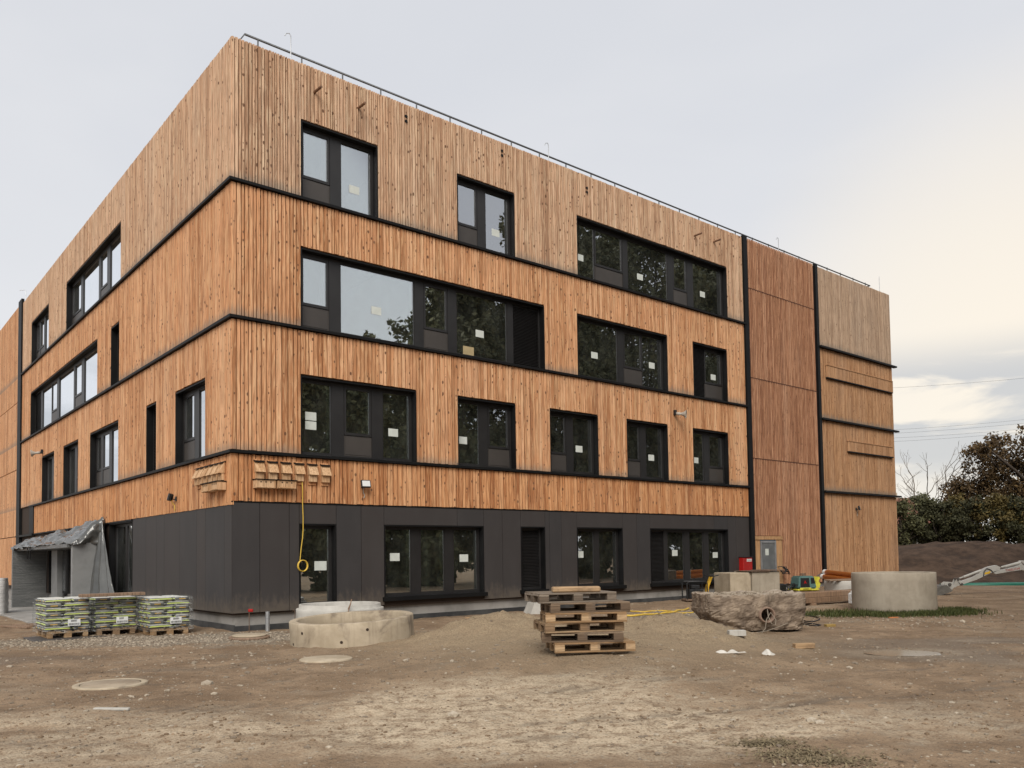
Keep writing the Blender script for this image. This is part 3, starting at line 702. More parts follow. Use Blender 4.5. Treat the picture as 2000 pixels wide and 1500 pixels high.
# tarpaulin: leans from the canopy edge up the wall, and hangs down in a slanting skirt on the near side
def cloth(name, rows, parent, mat, thick=.012, amp=.05, seed=0, sub=5):
    """rows: grid of control points, bilinear, with folds along its normal"""
    nu, nv = len(rows), len(rows[0]); G = []
    NU, NV = (nu - 1) * sub + 1, (nv - 1) * sub + 1
    for i in range(NU):
        a = i / sub; i0 = min(int(a), nu - 2); fa = a - i0; r = []
        for j in range(NV):
            b = j / sub; j0 = min(int(b), nv - 2); fb_ = b - j0
            p = (Vector(rows[i0][j0]) * (1 - fb_) + Vector(rows[i0][j0 + 1]) * fb_) * (1 - fa) + (Vector(rows[i0 + 1][j0]) * (1 - fb_) + Vector(rows[i0 + 1][j0 + 1]) * fb_) * fa
            r.append(p)
        G.append(r)
    out_ = [[None] * NV for _ in range(NU)]
    for i in range(NU):
        for j in range(NV):
            du = G[min(i + 1, NU - 1)][j] - G[max(i - 1, 0)][j]; dv = G[i][min(j + 1, NV - 1)] - G[i][max(j - 1, 0)]
            n = du.cross(dv); n = n.normalized() if n.length > 1e-9 else Vector((0, 0, 1)); p = G[i][j]
            f = 1 - abs(noise.noise((p.x * 1.9 + seed, p.y * 1.3 + p.z * 1.9, p.z * .9 + seed))) * 2.6
            f += .45 * (1 - abs(noise.noise((p.x * 4.5 - seed, p.y * 3.7 - p.z * 3.1, p.z * 2.2))) * 2.6)
            out_[i][j] = p + n * amp * f
    vs_ = [p for r in out_ for p in r]; fs = [(i * NV + j, i * NV + j + 1, (i + 1) * NV + j + 1, (i + 1) * NV + j) for i in range(NU - 1) for j in range(NV - 1)]
    mb = MB(); mb.add(vs_, fs, smooth=True); o_ = mb.build(name, mat, parent)
    md = o_.modifiers.new('solid', 'SOLIDIFY'); md.thickness = thick; md.offset = 0
    return o_
tz = FINZ
rows = [[(-.06, 11.06, 2.24), (-.3, 11.05, 2.26), (-.6, 11.05, 2.25), (-.9, 11.05, 2.24), (-1.0, 11.06, 2.22)]]
for k, (y, ztop, out_) in enumerate(((11.05, 3.06, 1.0), (12.3, 3.0, 1.03), (13.7, 2.98, 1.02), (15.0, 2.72, 1.05), (16.4, 2.86, 1.05), (17.9, 2.74, 1.08), (19.2, 2.72, 1.1), (20.5, 2.52, 1.18), (21.2, 2.30, 1.0))):
    rows.append([(-.06, y, ztop), (-.25 - .1 * (k % 3), y, ztop - .08 - .06 * (k % 2)), (-.55 - .1 * (k % 2), y, tz + .30 - .05 * (k % 3)), (-out_ + .08, y, tz + .07 - k * .008), (-out_ - .05, y, tz - .06 - k * .01)])
tp = cloth('tarpaulin', [[plocal(*q) for q in r] for r in rows], None, M_tarp, amp=.10, seed=3.1, sub=10)
tp.location = por.location; tp.rotation_euler = (0, 0, TH); tag(tp, 'crumpled shiny grey tarpaulin draped over the entrance canopy', 'tarpaulin')
rows = []
for i in range(25):
    s_ = i / 24; z = 3.05 * (1 - s_) - .18 * s_; row = []
    for j in range(29):
        v = j / 28; wd = .22 + 2.35 * s_ ** 1.05; fold = (.03 + .10 * s_) * (math.sin(v * 15 + 1.2 * s_) * .6 + math.sin(v * 31 + 2 + 2.5 * s_) * .3) + .05 * s_ * fbm(v * 3, s_ * 5, 3.)
        row.append((-.14 - .30 * s_ * (1 - v) - .12 * s_ - fold, 11.06 - v * wd, z))
    rows.append(row)
tp = cloth('tarpaulin', [[plocal(*q) for q in r] for r in rows], None, M_tarp, amp=.006, seed=8.7, sub=2)
tp.location = por.location; tp.rotation_euler = (0, 0, TH); tag(tp, 'grey tarpaulin skirt hanging down slanting beside the entrance fin', 'tarpaulin')
# two lashing bars hanging from the canopy edge
for i in range(2):
    mb = MB(); mb.tube([(0, 0, .0), (.0, 0, -.45)], .02); mb.box(-.03, .03, -.3 + .0, 0, -.14, -.10)
    tag(mb.build('hanging_batten', M_trim, None, BM @ Vector((-1.17, 17.2 + i * .45, FINZ - .05)), TH), 'short dark batten hanging from the sheeted canopy edge', 'batten', 'battens under the canopy edge')
# concrete entrance slab with step
mb = MB(); mb.cbox(-2.3, -.05, 9.8, 30, -.6, -.16, .02); o = mb.build('entrance_slab', M_conc_base, None, BC, TH); o['kind'] = 'structure'
# ================================================================== ground
def g2(x, y, cx, cy, sx, sy, a=0.):
    c, s = math.cos(a), math.sin(a); dx, dy = x - cx, y - cy
    u, v = c * dx + s * dy, -s * dx + c * dy
    return math.exp(-(u / sx) ** 2 - (v / sy) ** 2)
def sstep(a, b, x): t = min(1, max(0, (x - a) / (b - a))); return t * t * (3 - 2 * t)
def base_z(x, y):
    z = .50 * g2(x, y, -.25, 16.3, 1.5, 1.1, .25) + .46 * g2(x, y, 3.0, 15.7, 1.25, 1.15) + .27 * g2(x, y, 1.2, 13.4, 2.4, 2.3)
    z += .16 * g2(x, y, 14.5, 34, 6, 7) + .06 * g2(x, y, 9.5, 24.0, 2.6, 2.2)
    z -= .22 * sstep(-9.5, -13.5, x) * sstep(17, 21, y)
    # excavated pit and soil bank behind the site
    far = sstep(36, 40.5, y) * sstep(9, 15, x)
    z -= .35 * far
    bank = sstep(44, 53, y) * sstep(72, 60, y) * sstep(12, 22, x)
    z += bank * (1.75 + .25 * math.sin(x * .21 + 1.1) + .45 * g2(x, y, 28.5, 54, 7, 9)) * (1 + .0 * x)
    return z
PUD = [(gnd(1768, 1276, -.02), .62, .22), (gnd(1985, 1252, -.02), .75, .10)]
DISCS = [(gnd(216, 1338), .47), (gnd(637, 1290), .43), (gnd(487, 1248), .42)]
def gz(x, y):
    d = math.hypot(x, y)
    z = base_z(x, y)
    if 6 < d < 17: z -= .02 * track(x, y)
    if d < 60:
        k = 1.0 if d < 25 else max(0., 1 - (d - 25) / 35)
        z += k * (.030 * fbm(x * .8, y * .8, 2.) + .016 * fbm(x * 3.1, y * 3.1, 5., 3) + .010 * abs(fbm(x * 6.7, y * 5.2, 8., 2)))
        heap = g2(x, y, -.35, 16.3, 2.2, 1.7, .25) + g2(x, y, 3.0, 15.6, 1.8, 1.7)
        if heap > .03: z += heap * (.11 * fbm(x * 2.0, y * 3.4, 9., 3) + .045 * fbm(x * 7, y * 7, 2., 2))
        # wheel ruts across the yard
        for off in (-1.0, .9):
            rr = (y - 10.4 - off - .10 * x - .3 * math.sin(x * .4)); z -= .018 * math.exp(-(rr / .22) ** 2)
    if y > 42 and x > 8: z += sstep(42, 47, y) * (.22 * fbm(x * .45, y * .45, 3.) + .10 * fbm(x * 1.7, y * 1.7, 6., 3))
    for c, r in DISCS:
        q = math.hypot(x - c.x, y - c.y)
        if q < r * 1.8: z += (base_z(c.x, c.y) + .004 - z) * sstep(r * 1.7, r * 1.05, q)
    for c, a, b in PUD:
        e = ((x - c.x) / (a * 1.5)) ** 2 + ((y - c.y) / (b * 3.2)) ** 2
        if e < 6: z = z + (-.035 - z) * math.exp(-e * .7) * .9
    return z
def axis(segs):
    out_ = [segs[0][0]]
    for a, b, st in segs:
        n = max(1, round((b - a) / st)); out_ += [a + (b - a) * (i + 1) / n for i in range(n)]
    return out_
AX = axis([(-900, -200, 120), (-200, -60, 20), (-60, -30, 4), (-30, -14, .6), (-14, -9, .22), (-9, 9, .10), (9, 14, .2), (14, 60, .45), (60, 200, 14), (200, 900, 120)])
AY = axis([(-900, -100, 160), (-100, -20, 16), (-20, 4.5, 2), (4.5, 6, .25), (6, 19, .10), (19, 26, .2), (26, 46, .5), (46, 75, .8), (75, 200, 12), (200, 1200, 160)])
def track(x, y):
    s = 0.
    for off, cx_, k in ((0, -2.5, .055), (1.75, -2.5, .055), (4.6, 3.0, -.04), (6.2, 3.0, -.04)):
        yy = 8.3 + off + .12 * x + k * (x - cx_) ** 2 * .35
        d = (y - yy) / .20
        if abs(d) < 2.5: s = max(s, math.exp(-d * d) * (.55 + .45 * (1 if math.sin(x * 26 + 9 * d) > -.1 else -.6)) * sstep(-.35, .25, fbm(x * .5, y * .5, 12., 2)))
    return s
vs_, at1, at2 = [], [], []
for y in AY:
    for x in AX:
        vs_.append((x, y, gz(x, y)))
        n1 = fbm(x * .35 + 3, y * .6, 1.); n2 = fbm(x * 1.3, y * 2.2, 4.)
        light = sstep(.0, .9, 1.7 * g2(x, y, .1, 9.6, 2.0, 1.4) + .75 * g2(x, y, -1.6, 8.0, 3.6, 1.2, .1) + .55 * g2(x, y, 2.2, 8.0, 2.6, .9) + .45 * g2(x, y, -6, 8.9, 1.6, .8) + .55 * n1 + .35 * n2 - .10)
        grav = sstep(.15, .7, 1.3 * g2(x, y, -8.0, 17.6, 3.4, 1.15, -.05) + .9 * g2(x, y, -5.6, 18.1, 1.5, .9) + .9 * g2(x, y, 5.0, 22.5, 2.6, 1.6, .3) + .5 * n2 - .05)
        wet = sstep(.1, .8, sum(1.1 * g2(x, y, c.x, c.y, a * 2.0, b * 4.5) for c, a, b in PUD) + .6 * g2(x, y, -8.5, 14.6, 4, 1.6) + .45 * g2(x, y, 5.6, 15.0, 3.5, 2.2) + .5 * n1 + .2 * n2 + .75 * track(x, y))
        sand = min(1, 1.25 * g2(x, y, -.35, 16.3, 2.6, 2.0, .25) + 1.2 * g2(x, y, 3.0, 15.6, 2.1, 1.9) + .75 * g2(x, y, 1.2, 13.3, 3.0, 2.2))
        soil = sstep(42.5, 45, y) * sstep(10, 14, x); pit = sstep(37.5, 39.5, y) * sstep(8, 12, x) * (1 - soil)
        rim = .8 * sum(math.exp(-((math.sqrt(((x - c.x) / (a * 1.25)) ** 2 + ((y - c.y) / (b * 2.2)) ** 2) - 1.05) / .28) ** 2) for c, a, b in PUD) if 10 < y < 17 else 0
        at1 += [min(1, light + rim), grav, wet, 1]; at2 += [sand, soil, pit, 1]
nx, ny = len(AX), len(AY)
me = bpy.data.meshes.new('ground'); me.from_pydata(vs_, [], [(j * nx + i, j * nx + i + 1, (j + 1) * nx + i + 1, (j + 1) * nx + i) for j in range(ny - 1) for i in range(nx - 1)])
for nm, dat in (('gm', at1), ('gs', at2)):
    a = me.attributes.new(nm, 'FLOAT_COLOR', 'POINT'); a.data.foreach_set('color', dat)
me.polygons.foreach_set('use_smooth', [True] * len(me.polygons))
m, t, b = newmat('trodden_earth'); co = objco(t)
li, gr, we = attr(t, 'gm')[:3]; sa, so, pi_ = attr(t, 'gs')[:3]
n_big = noisef(t, co, .9, 6, .62, .3); n_mid = noisef(t, co, 5.5, 6, .65); n_fine = noisef(t, co, 38., 4, .6); n_x = noisef(t, co, 95., 3, .6)
c = mixc(t, maprange(t, n_big, .35, .66), (.185, .124, .076), (.30, .212, .136))
c = mixc(t, maprange(t, n_mid, .50, .66, 0, .65), c, (.12, .084, .056))  # crevice shade put into the colour as mid-scale dark noise
c = mixc(t, mth(t, 'MULTIPLY', li, maprange(t, mth(t, 'ADD', mth(t, 'MULTIPLY', n_mid, .6), mth(t, 'MULTIPLY', n_fine, .4)), .36, .60)), c, (.56, .455, .325))
c = mixc(t, mth(t, 'MULTIPLY', we, .60), c, (.105, .082, .060))
c = mixc(t, maprange(t, n_fine, .30, .48, .50, 0), c, (.075, .052, .035)); c = mixc(t, maprange(t, n_x, .52, .70, 0, .45), c, (.40, .31, .215))
# sand and gravel
sc = mixc(t, maprange(t, n_fine, .3, .7), (.21, .155, .098), (.335, .26, .17)); c = mixc(t, mth(t, 'MULTIPLY', sa, maprange(t, n_mid, .2, .6, .6, 1.)), c, sc)
vg = N(t, 'ShaderNodeTexVoronoi'); vg.inputs['Scale'].default_value = 26.; t.links.new(co, vg.inputs['Vector'])
vgc = N(t, 'ShaderNodeSeparateColor'); t.links.new(vg.outputs['Color'], vgc.inputs[0])
gc = mixc(t, vgc.outputs[0], (.20, .17, .13), (.46, .41, .33)); gc = mixc(t, maprange(t, vg.outputs['Distance'], .02, .035, 0, .5), gc, (.12, .10, .075))
c = mixc(t, mth(t, 'MULTIPLY', gr, maprange(t, n_mid, .3, .55, .25, 1.)), c, gc)
# speckle of small light stones everywhere
v2 = N(t, 'ShaderNodeTexVoronoi'); v2.inputs['Scale'].default_value = 15.; t.links.new(mapping(t, co, (1, 1.0, 1)), v2.inputs['Vector'])
v2c = N(t, 'ShaderNodeSeparateColor'); t.links.new(v2.outputs['Color'], v2c.inputs[0])
sp = mth(t, 'MULTIPLY', mth(t, 'GREATER_THAN', v2c.outputs[1], .74), maprange(t, v2.outputs['Distance'], .26, .14))
c = mixc(t, mth(t, 'MULTIPLY', sp, mth(t, 'SUBTRACT', .85, mth(t, 'MULTIPLY', sa, .6))), c, (.38, .325, .25))
c = mixc(t, so, c, mixc(t, maprange(t, noisef(t, co, 1.1, 6, .7), .35, .65), (.044, .028, .019), (.095, .060, .040)))
c = mixc(t, pi_, c, mixc(t, maprange(t, n_mid, .35, .65), (.055, .05, .046), (.15, .14, .128)))
t.links.new(c, b.inputs['Base Color']); setc(b, c, .92, 0, .2)
t.links.new(maprange(t, we, .2, 1., .93, .62), b.inputs['Roughness'])
hh = mth(t, 'ADD', mth(t, 'ADD', mth(t, 'MULTIPLY', n_mid, .9), mth(t, 'MULTIPLY', n_fine, .35)), mth(t, 'ADD', mth(t, 'MULTIPLY', sp, .16), mth(t, 'MULTIPLY', n_x, .10)))
bump(t, b, hh, 1.0, .06)
me.materials.append(m); o = bpy.data.objects.new('ground', me); col.objects.link(o); o['kind'] = 'structure'; M_earth = m
# puddles
m, t, b = newmat('muddy_water'); setc(b, (.20, .155, .11), .12, 0, .5)
bump(t, b, noisef(t, objco(t), 4., 2), .02, .01); M_water = m
for i, (c, a, b_) in enumerate(PUD[:1]):
    mb = MB(); n = 40; zz = gz(c.x, c.y) + .014
    rim = [(c.x + a * (1 + .25 * noise.noise((math.cos(q) * 1.7, math.sin(q) * 1.7, i))) * math.cos(q), c.y + b_ * 1.9 * (1 + .3 * noise.noise((math.cos(q) * 2, math.sin(q) * 2, i + 5))) * math.sin(q), zz) for q in [2 * math.pi * k / n for k in range(n)]]
    mb.add([(c.x, c.y, zz)] + rim, [(0, k + 1, (k + 1) % n + 1) for k in range(n)])
    o = mb.build('puddle', M_water); o['kind'] = 'structure'

# ---- loose stones: the larger scattered ones, and the pale crushed gravel, are masses nobody could count
M_stone = None
m, t, b = newmat('field_stone'); r, g, bl = attr(t)[:3]
c = mixc(t, r, (.17, .135, .10), (.42, .36, .28)); c = mixc(t, maprange(t, noisef(t, objco(t), 30., 3), .4, .7, 0, .4), c, (.20, .16, .12)); t.links.new(c, b.inputs['Base Color']); setc(b, c, .9, 0, .2); M_stone = m
ico = []
for k in range(6):
    bm = bmesh.new(); bmesh.ops.create_icosphere(bm, subdivisions=1, radius=1)
    for v in bm.verts: v.co *= 1 + .28 * noise.noise(v.co * 1.7 + Vector((k * 9, 0, 0)))
    bm.verts.index_update(); ico.append(([v.co.copy() for v in bm.verts], [[v.index for v in f.verts] for f in bm.faces])); bm.free()
def stone(mb, x, y, s, flat=.5, z=None):
    vsx, fsx = R_.choice(ico); a = R_.uniform(0, 6.28); ca, sa_ = math.cos(a), math.sin(a); sx, sy = s * R_.uniform(.8, 1.35), s * R_.uniform(.65, 1.0); zz = gz(x, y) if z is None else z
    mb.add([(x + ca * v.x * sx - sa_ * v.y * sy, y + sa_ * v.x * sx + ca * v.y * sy, zz + s * flat * (.15 + v.z)) for v in vsx], fsx, (R_.random() ** 1.9, R_.random(), R_.random()), None, False)
def inside_bld(x, y, mrg=.2):
    p = BMI @ Vector((x, y, 0)); return p.x > -mrg and p.y > -mrg
mb = MB(); cnt = 0
while cnt < 3600:
    d = R_.uniform(6.2, 15.) if R_.random() < .72 else R_.uniform(15, 34); x = d * R_.uniform(-.68, .68); y = d
    if inside_bld(x, y): continue
    if g2(x, y, -.35, 16.3, 2.4, 1.8) + g2(x, y, 3, 15.6, 2, 1.8) > .25 and R_.random() < .8: continue
    dens = .35 + .9 * fbm(x * .5, y * .7, 7.) 
    if R_.random() > max(.12, dens + .25): continue
    s = min(.007 + .030 * R_.random() ** 5 + .005 * R_.random(), .05) * (1.0 if d < 12 else 1.35)
    stone(mb, x, y, s); cnt += 1
o = mb.build('scattered_stones', M_stone); tag(o, 'small pale stones strewn over the trodden earth of the yard', 'stones', kind='stuff')
mb = MB(); cnt = 0
while cnt < 4200:
    d = 6.2 + 12 * R_.random() ** 1.3; x = d * R_.uniform(-.68, .68); y = d
    if inside_bld(x, y) or fbm(x * .7, y * .9, 17., 2) + .35 * track(x, y) < R_.uniform(-.3, .35): continue
    stone(mb, x, y, .006 + .022 * R_.random() ** 3.5, .65); cnt += 1
m, t, b = newmat('earth_clod'); r, g, bl = attr(t)[:3]; c = mixc(t, r, (.15, .105, .068), (.29, .21, .14)); t.links.new(c, b.inputs['Base Color']); setc(b, c, .95, 0, .1)
o = mb.build('earth_clods', m); tag(o, 'crumbs and clods of brown earth lying loose on the yard', 'earth', kind='stuff')
mb = MB(); cnt = 0
while cnt < 5200:
    q = R_.random()
    if q < .62: x, y = R_.gauss(-8.2, 1.9), R_.gauss(17.5, .62)
    elif q < .78: x, y = R_.gauss(-5.3, 1.0), R_.gauss(18.2, .5)
    elif q < .93: x, y = R_.gauss(5.4, 1.6), R_.gauss(22.9, .9)
    else: x, y = R_.gauss(9.5, 1.6), R_.gauss(19.6, .9)
    if inside_bld(x, y, .05) or y < 15: continue
    stone(mb, x, y, R_.uniform(.014, .034), .6); cnt += 1
o = mb.build('crushed_gravel', M_stone); tag(o, 'pale crushed gravel spread along the foot of the building', 'gravel', kind='stuff')
# single larger stones one can pick out
for i, (px, py, s) in enumerate(((1117, 1289, .055), (1585, 1414, .075), (1601, 1417, .045), (418, 1357, .05), (1880, 1215, .09), (405, 1338, .11), (885, 1402, .08))):
    p = gnd(px, py); mb = MB(); stone(mb, 0, 0, s, .55, 0.); mb.c = [(1. if i != 5 else .7, .5, .5)] * len(mb.c)
    tag(mb.build('stone', M_stone, None, (p.x, p.y, gz(p.x, p.y))), ['white stone in front of the pallet stack', 'larger pale stone with a smaller one beside it on the open yard', 'smaller pale stone touching a larger one on the open yard', 'pointed pale stone beside the round manhole cover', 'lone stone right of the grass by the tall concrete ring', 'flat pale stone between the manhole cover and the sandy disc', 'flat stone in the light dry patch of the yard'][i], 'stone')

# ================================================================== pallets
M_pal = []
for i, cs in enumerate(([(.21, .135, .08), (.30, .20, .12), (.37, .26, .155)], [(.12, .082, .055), (.19, .135, .09), (.26, .19, .13)], [(.27, .165, .085), (.38, .25, .14), (.46, .32, .19)], [(.13, .10, .075), (.21, .165, .125), (.30, .25, .20)])):
    m, t, b = newmat('pallet_wood_%d' % i); r, g, bl = attr(t)[:3]; co = objco(t)
    gn = noisef(t, mapping(t, co, (2.5, 22, 22)), 1.5, 5, .65, .5); dn = noisef(t, co, 7., 5, .6)
    c = mixc(t, r, cs[0], cs[2]); c = mixc(t, maprange(t, gn, .38, .68, 0, .6), c, tuple(q * .5 for q in cs[0])); c = mixc(t, maprange(t, dn, .52, .75, 0, .5), c, (.10, .08, .065))
    t.links.new(c, b.inputs['Base Color']); setc(b, c, .85, 0, .15); bump(t, b, gn, .4, .004); M_pal.append(m)
def make_pallet(kind):
    """euro pallet 1.2 x 0.8, long side along x, origin at its base centre"""
    o = empty('pallet'); mat = M_pal[kind]
    for y in (-.35, 0, .35):
        mb = MB(); mb.cbox(-.6, .6, y - .05 if y else -.0725, y + .05 if y else .0725, 0, .022, .003, rc()); mb.build('skid', mat, o)
        for x in (-.5275, 0, .5275):
            wy = .05 if y else .0725; mb = MB(); j = R_.uniform(-.004, .004); mb.cbox(x - .0725, x + .0725, y - wy + j, y + wy + j, .022, .10, .004, rc()); mb.build('block', mat, o)
    for x in (-.5275, 0, .5275):
        mb = MB(); mb.cbox(x - .0725, x + .0725, -.4, .4, .10, .122, .003, rc()); mb.build('stringer_board', mat, o)
    for y, w_ in ((-.3275, .0725), (-.1875, .05), (0, .0725), (.1875, .05), (.3275, .0725)):
        mb = MB(); mb.cbox(-.6 + R_.uniform(0, .012), .6 - R_.uniform(0, .012), y - w_, y + w_, .122, .144, .003, rc()); mb.build('deck_board', mat, o)
    return o
protos = [make_pallet(i) for i in range(4)]
used_p = set()
def pallet(kind, loc, rot, label, group, tilt=(0, 0)):
    o = protos[kind] if kind not in used_p else copy_tree(protos[kind]); used_p.add(kind)
    o.location = loc; o.rotation_euler = (tilt[0], tilt[1], rot); return tag(o, label, 'pallet', group)
# the stack of six on the sand
pz = .27; pc0 = gnd(1075, 1275, pz); pr = math.radians(7.5)
ex, ey = Vector((math.cos(pr), math.sin(pr), 0)), Vector((-math.sin(pr), math.cos(pr), 0))
ctr = pc0 + ex * .67 + ey * .40
STK = [(2, 0, 0, 7.5, 'pale bottom pallet of the stack, lying on the sand'), (1, -.12, .05, -1., 'dark weathered pallet second from the bottom of the stack'), (0, -.16, .06, 11., 'brown pallet third from the bottom of the stack'),
       (2, -.10, .01, 4., 'light brown pallet third from the top of the stack'), (1, -.06, .05, 9., 'dark brown pallet directly under the top pallet of the stack'), (3, -.27, .10, 15., 'grey weathered top pallet of the stack, pushed out over the left end')]
z = pz - .012
for i, (k, dx, dy, a, lb) in enumerate(STK):
    p = ctr + ex * dx + ey * dy; pallet(k, (p.x, p.y, z), math.radians(a), lb, 'pallets stacked on the sand', (0, 0)); z += .1445
mb = MB(); mb.cbox(-.36, .36, -.10, .10, 0, .085, .02, rc()); p = ctr + ex * -.22 + ey * -.12
o = mb.build('timber_offcut', M_pal[2], None, (p.x, p.y, z - .0005), math.radians(4)); tag(o, 'short thick timber offcut lying on top of the pallet stack', 'timber')

# ================================================================== wrapped pallets of bags
m, t, b = newmat('printed_bag'); co = objco(t); s = N(t, 'ShaderNodeSeparateXYZ'); t.links.new(co, s.inputs[0]); X, Y, Z = s.outputs
ax = mth(t, 'ABSOLUTE', X); ay = mth(t, 'ABSOLUTE', Y)
c = mixc(t, noisef(t, co, 9., 3), (.075, .073, .070), (.13, .128, .12))
endf = mth(t, 'GREATER_THAN', ax, .262)                                    # the short ends
longf = mth(t, 'SUBTRACT', 1., endf)
green = mth(t, 'MULTIPLY', mth(t, 'MULTIPLY', mth(t, 'GREATER_THAN', Z, .052), mth(t, 'LESS_THAN', Z, .092)), longf)
green = mth(t, 'MULTIPLY', green, mth(t, 'GREATER_THAN', ay, .160))
c = mixc(t, green, c, (.46, .53, .12))
wl = mth(t, 'ADD', mth(t, 'GREATER_THAN', Z, .091), mth(t, 'LESS_THAN', Z, .014), True)
wl = mth(t, 'ADD', wl, mth(t, 'MULTIPLY', mth(t, 'GREATER_THAN', ay, .150), mth(t, 'MULTIPLY', endf, 1.)), True)
c = mixc(t, wl, c, (.68, .68, .64))
lg = mth(t, 'MULTIPLY', mth(t, 'MULTIPLY', endf, mth(t, 'LESS_THAN', ay, .07)), mth(t, 'MULTIPLY', mth(t, 'GREATER_THAN', Z, .044), mth(t, 'LESS_THAN', Z, .064)))
c = mixc(t, lg, c, (.60, .36, .06))
lg2 = mth(t, 'MULTIPLY', mth(t, 'MULTIPLY', longf, mth(t, 'LESS_THAN', mth(t, 'ABSOLUTE', mth(t, 'ADD', X, .17)), .05)), mth(t, 'MULTIPLY', mth(t, 'GREATER_THAN', Z, .026), mth(t, 'LESS_THAN', Z, .042)))
c = mixc(t, lg2, c, (.50, .24, .05))
lg3 = mth(t, 'MULTIPLY', mth(t, 'MULTIPLY', longf, mth(t, 'LESS_THAN', mth(t, 'ABSOLUTE', mth(t, 'SUBTRACT', X, .06)), .018)), mth(t, 'MULTIPLY', mth(t, 'GREATER_THAN', Z, .018), mth(t, 'LESS_THAN', Z, .048)))
c = mixc(t, lg3, c, (.55, .55, .53))
t.links.new(c, b.inputs['Base Color']); setc(b, c, .42, 0, .4); bump(t, b, noisef(t, co, 14., 3), .25, .01); M_bag = m
m = bpy.data.materials.new('stretch_film'); m.use_nodes = True; t = m.node_tree; t.nodes.clear(); out = N(t, 'ShaderNodeOutputMaterial')
tr = N(t, 'ShaderNodeBsdfTransparent'); tr.inputs[0].default_value = (.93, .94, .94, 1); gl = N(t, 'ShaderNodeBsdfPrincipled'); setc(gl, (.75, .77, .77), .16, 0, .6)
co = objco(t); w1 = noisef(t, mapping(t, co, (3, 3, 14)), 1.6, 5, .65, 1.2); bp = N(t, 'ShaderNodeBump'); bp.inputs['Strength'].default_value = 1.; bp.inputs['Distance'].default_value = .06; t.links.new(w1, bp.inputs['Height']); t.links.new(bp.outputs[0], gl.inputs['Normal'])
ms = N(t, 'ShaderNodeMixShader'); t.links.new(maprange(t, w1, .50, .68, .03, .45), ms.inputs[0]); t.links.new(tr.outputs[0], ms.inputs[1]); t.links.new(gl.outputs[0], ms.inputs[2]); t.links.new(ms.outputs[0], out.inputs[0]); M_wrap = m
def bag_mesh():
    bm = bmesh.new(); bmesh.ops.create_grid(bm, x_segments=12, y_segments=8, size=.5); bm.free()
    mb = MB(); L, W, H = .275, .182, .104; nx_, ny_ = 12, 8
    def pt(u, v, top):
        x, y = (u * 2 - 1), (v * 2 - 1); e = max(abs(x) ** 6, abs(y) ** 6)
        k = 1 - e; puff = (k ** .17 if k > 0 else 0)
        return (x * L * (1 - .02 * y * y), y * W * (1 - .02 * x * x), H / 2 + (H / 2) * puff * (1 if top else -1) + .006 * noise.noise((x * 3, y * 3, 4 if top else 9)))
    # sides as a ring of vertical faces so that the print is seen flat on
    for top in (1, 0):
        vs_ = [pt(i / nx_, j / ny_, top) for j in range(ny_ + 1) for i in range(nx_ + 1)]
        fs = [(j * (nx_ + 1) + i, j * (nx_ + 1) + i + 1, (j + 1) * (nx_ + 1) + i + 1, (j + 1) * (nx_ + 1) + i) for j in range(ny_) for i in range(nx_)]
        mb.add(vs_, fs if top else [f[::-1] for f in fs], smooth=True)
    return mb
bag0 = None
PLL = [((-3.53, 1.50), 'the wrapped pallet standing on the dark board', 2), ((-2.53, 1.53), 'the wrapped pallet with the brown plank on top', 0), ((-1.60, .70), 'the wrapped pallet next to the black panels', 2)]
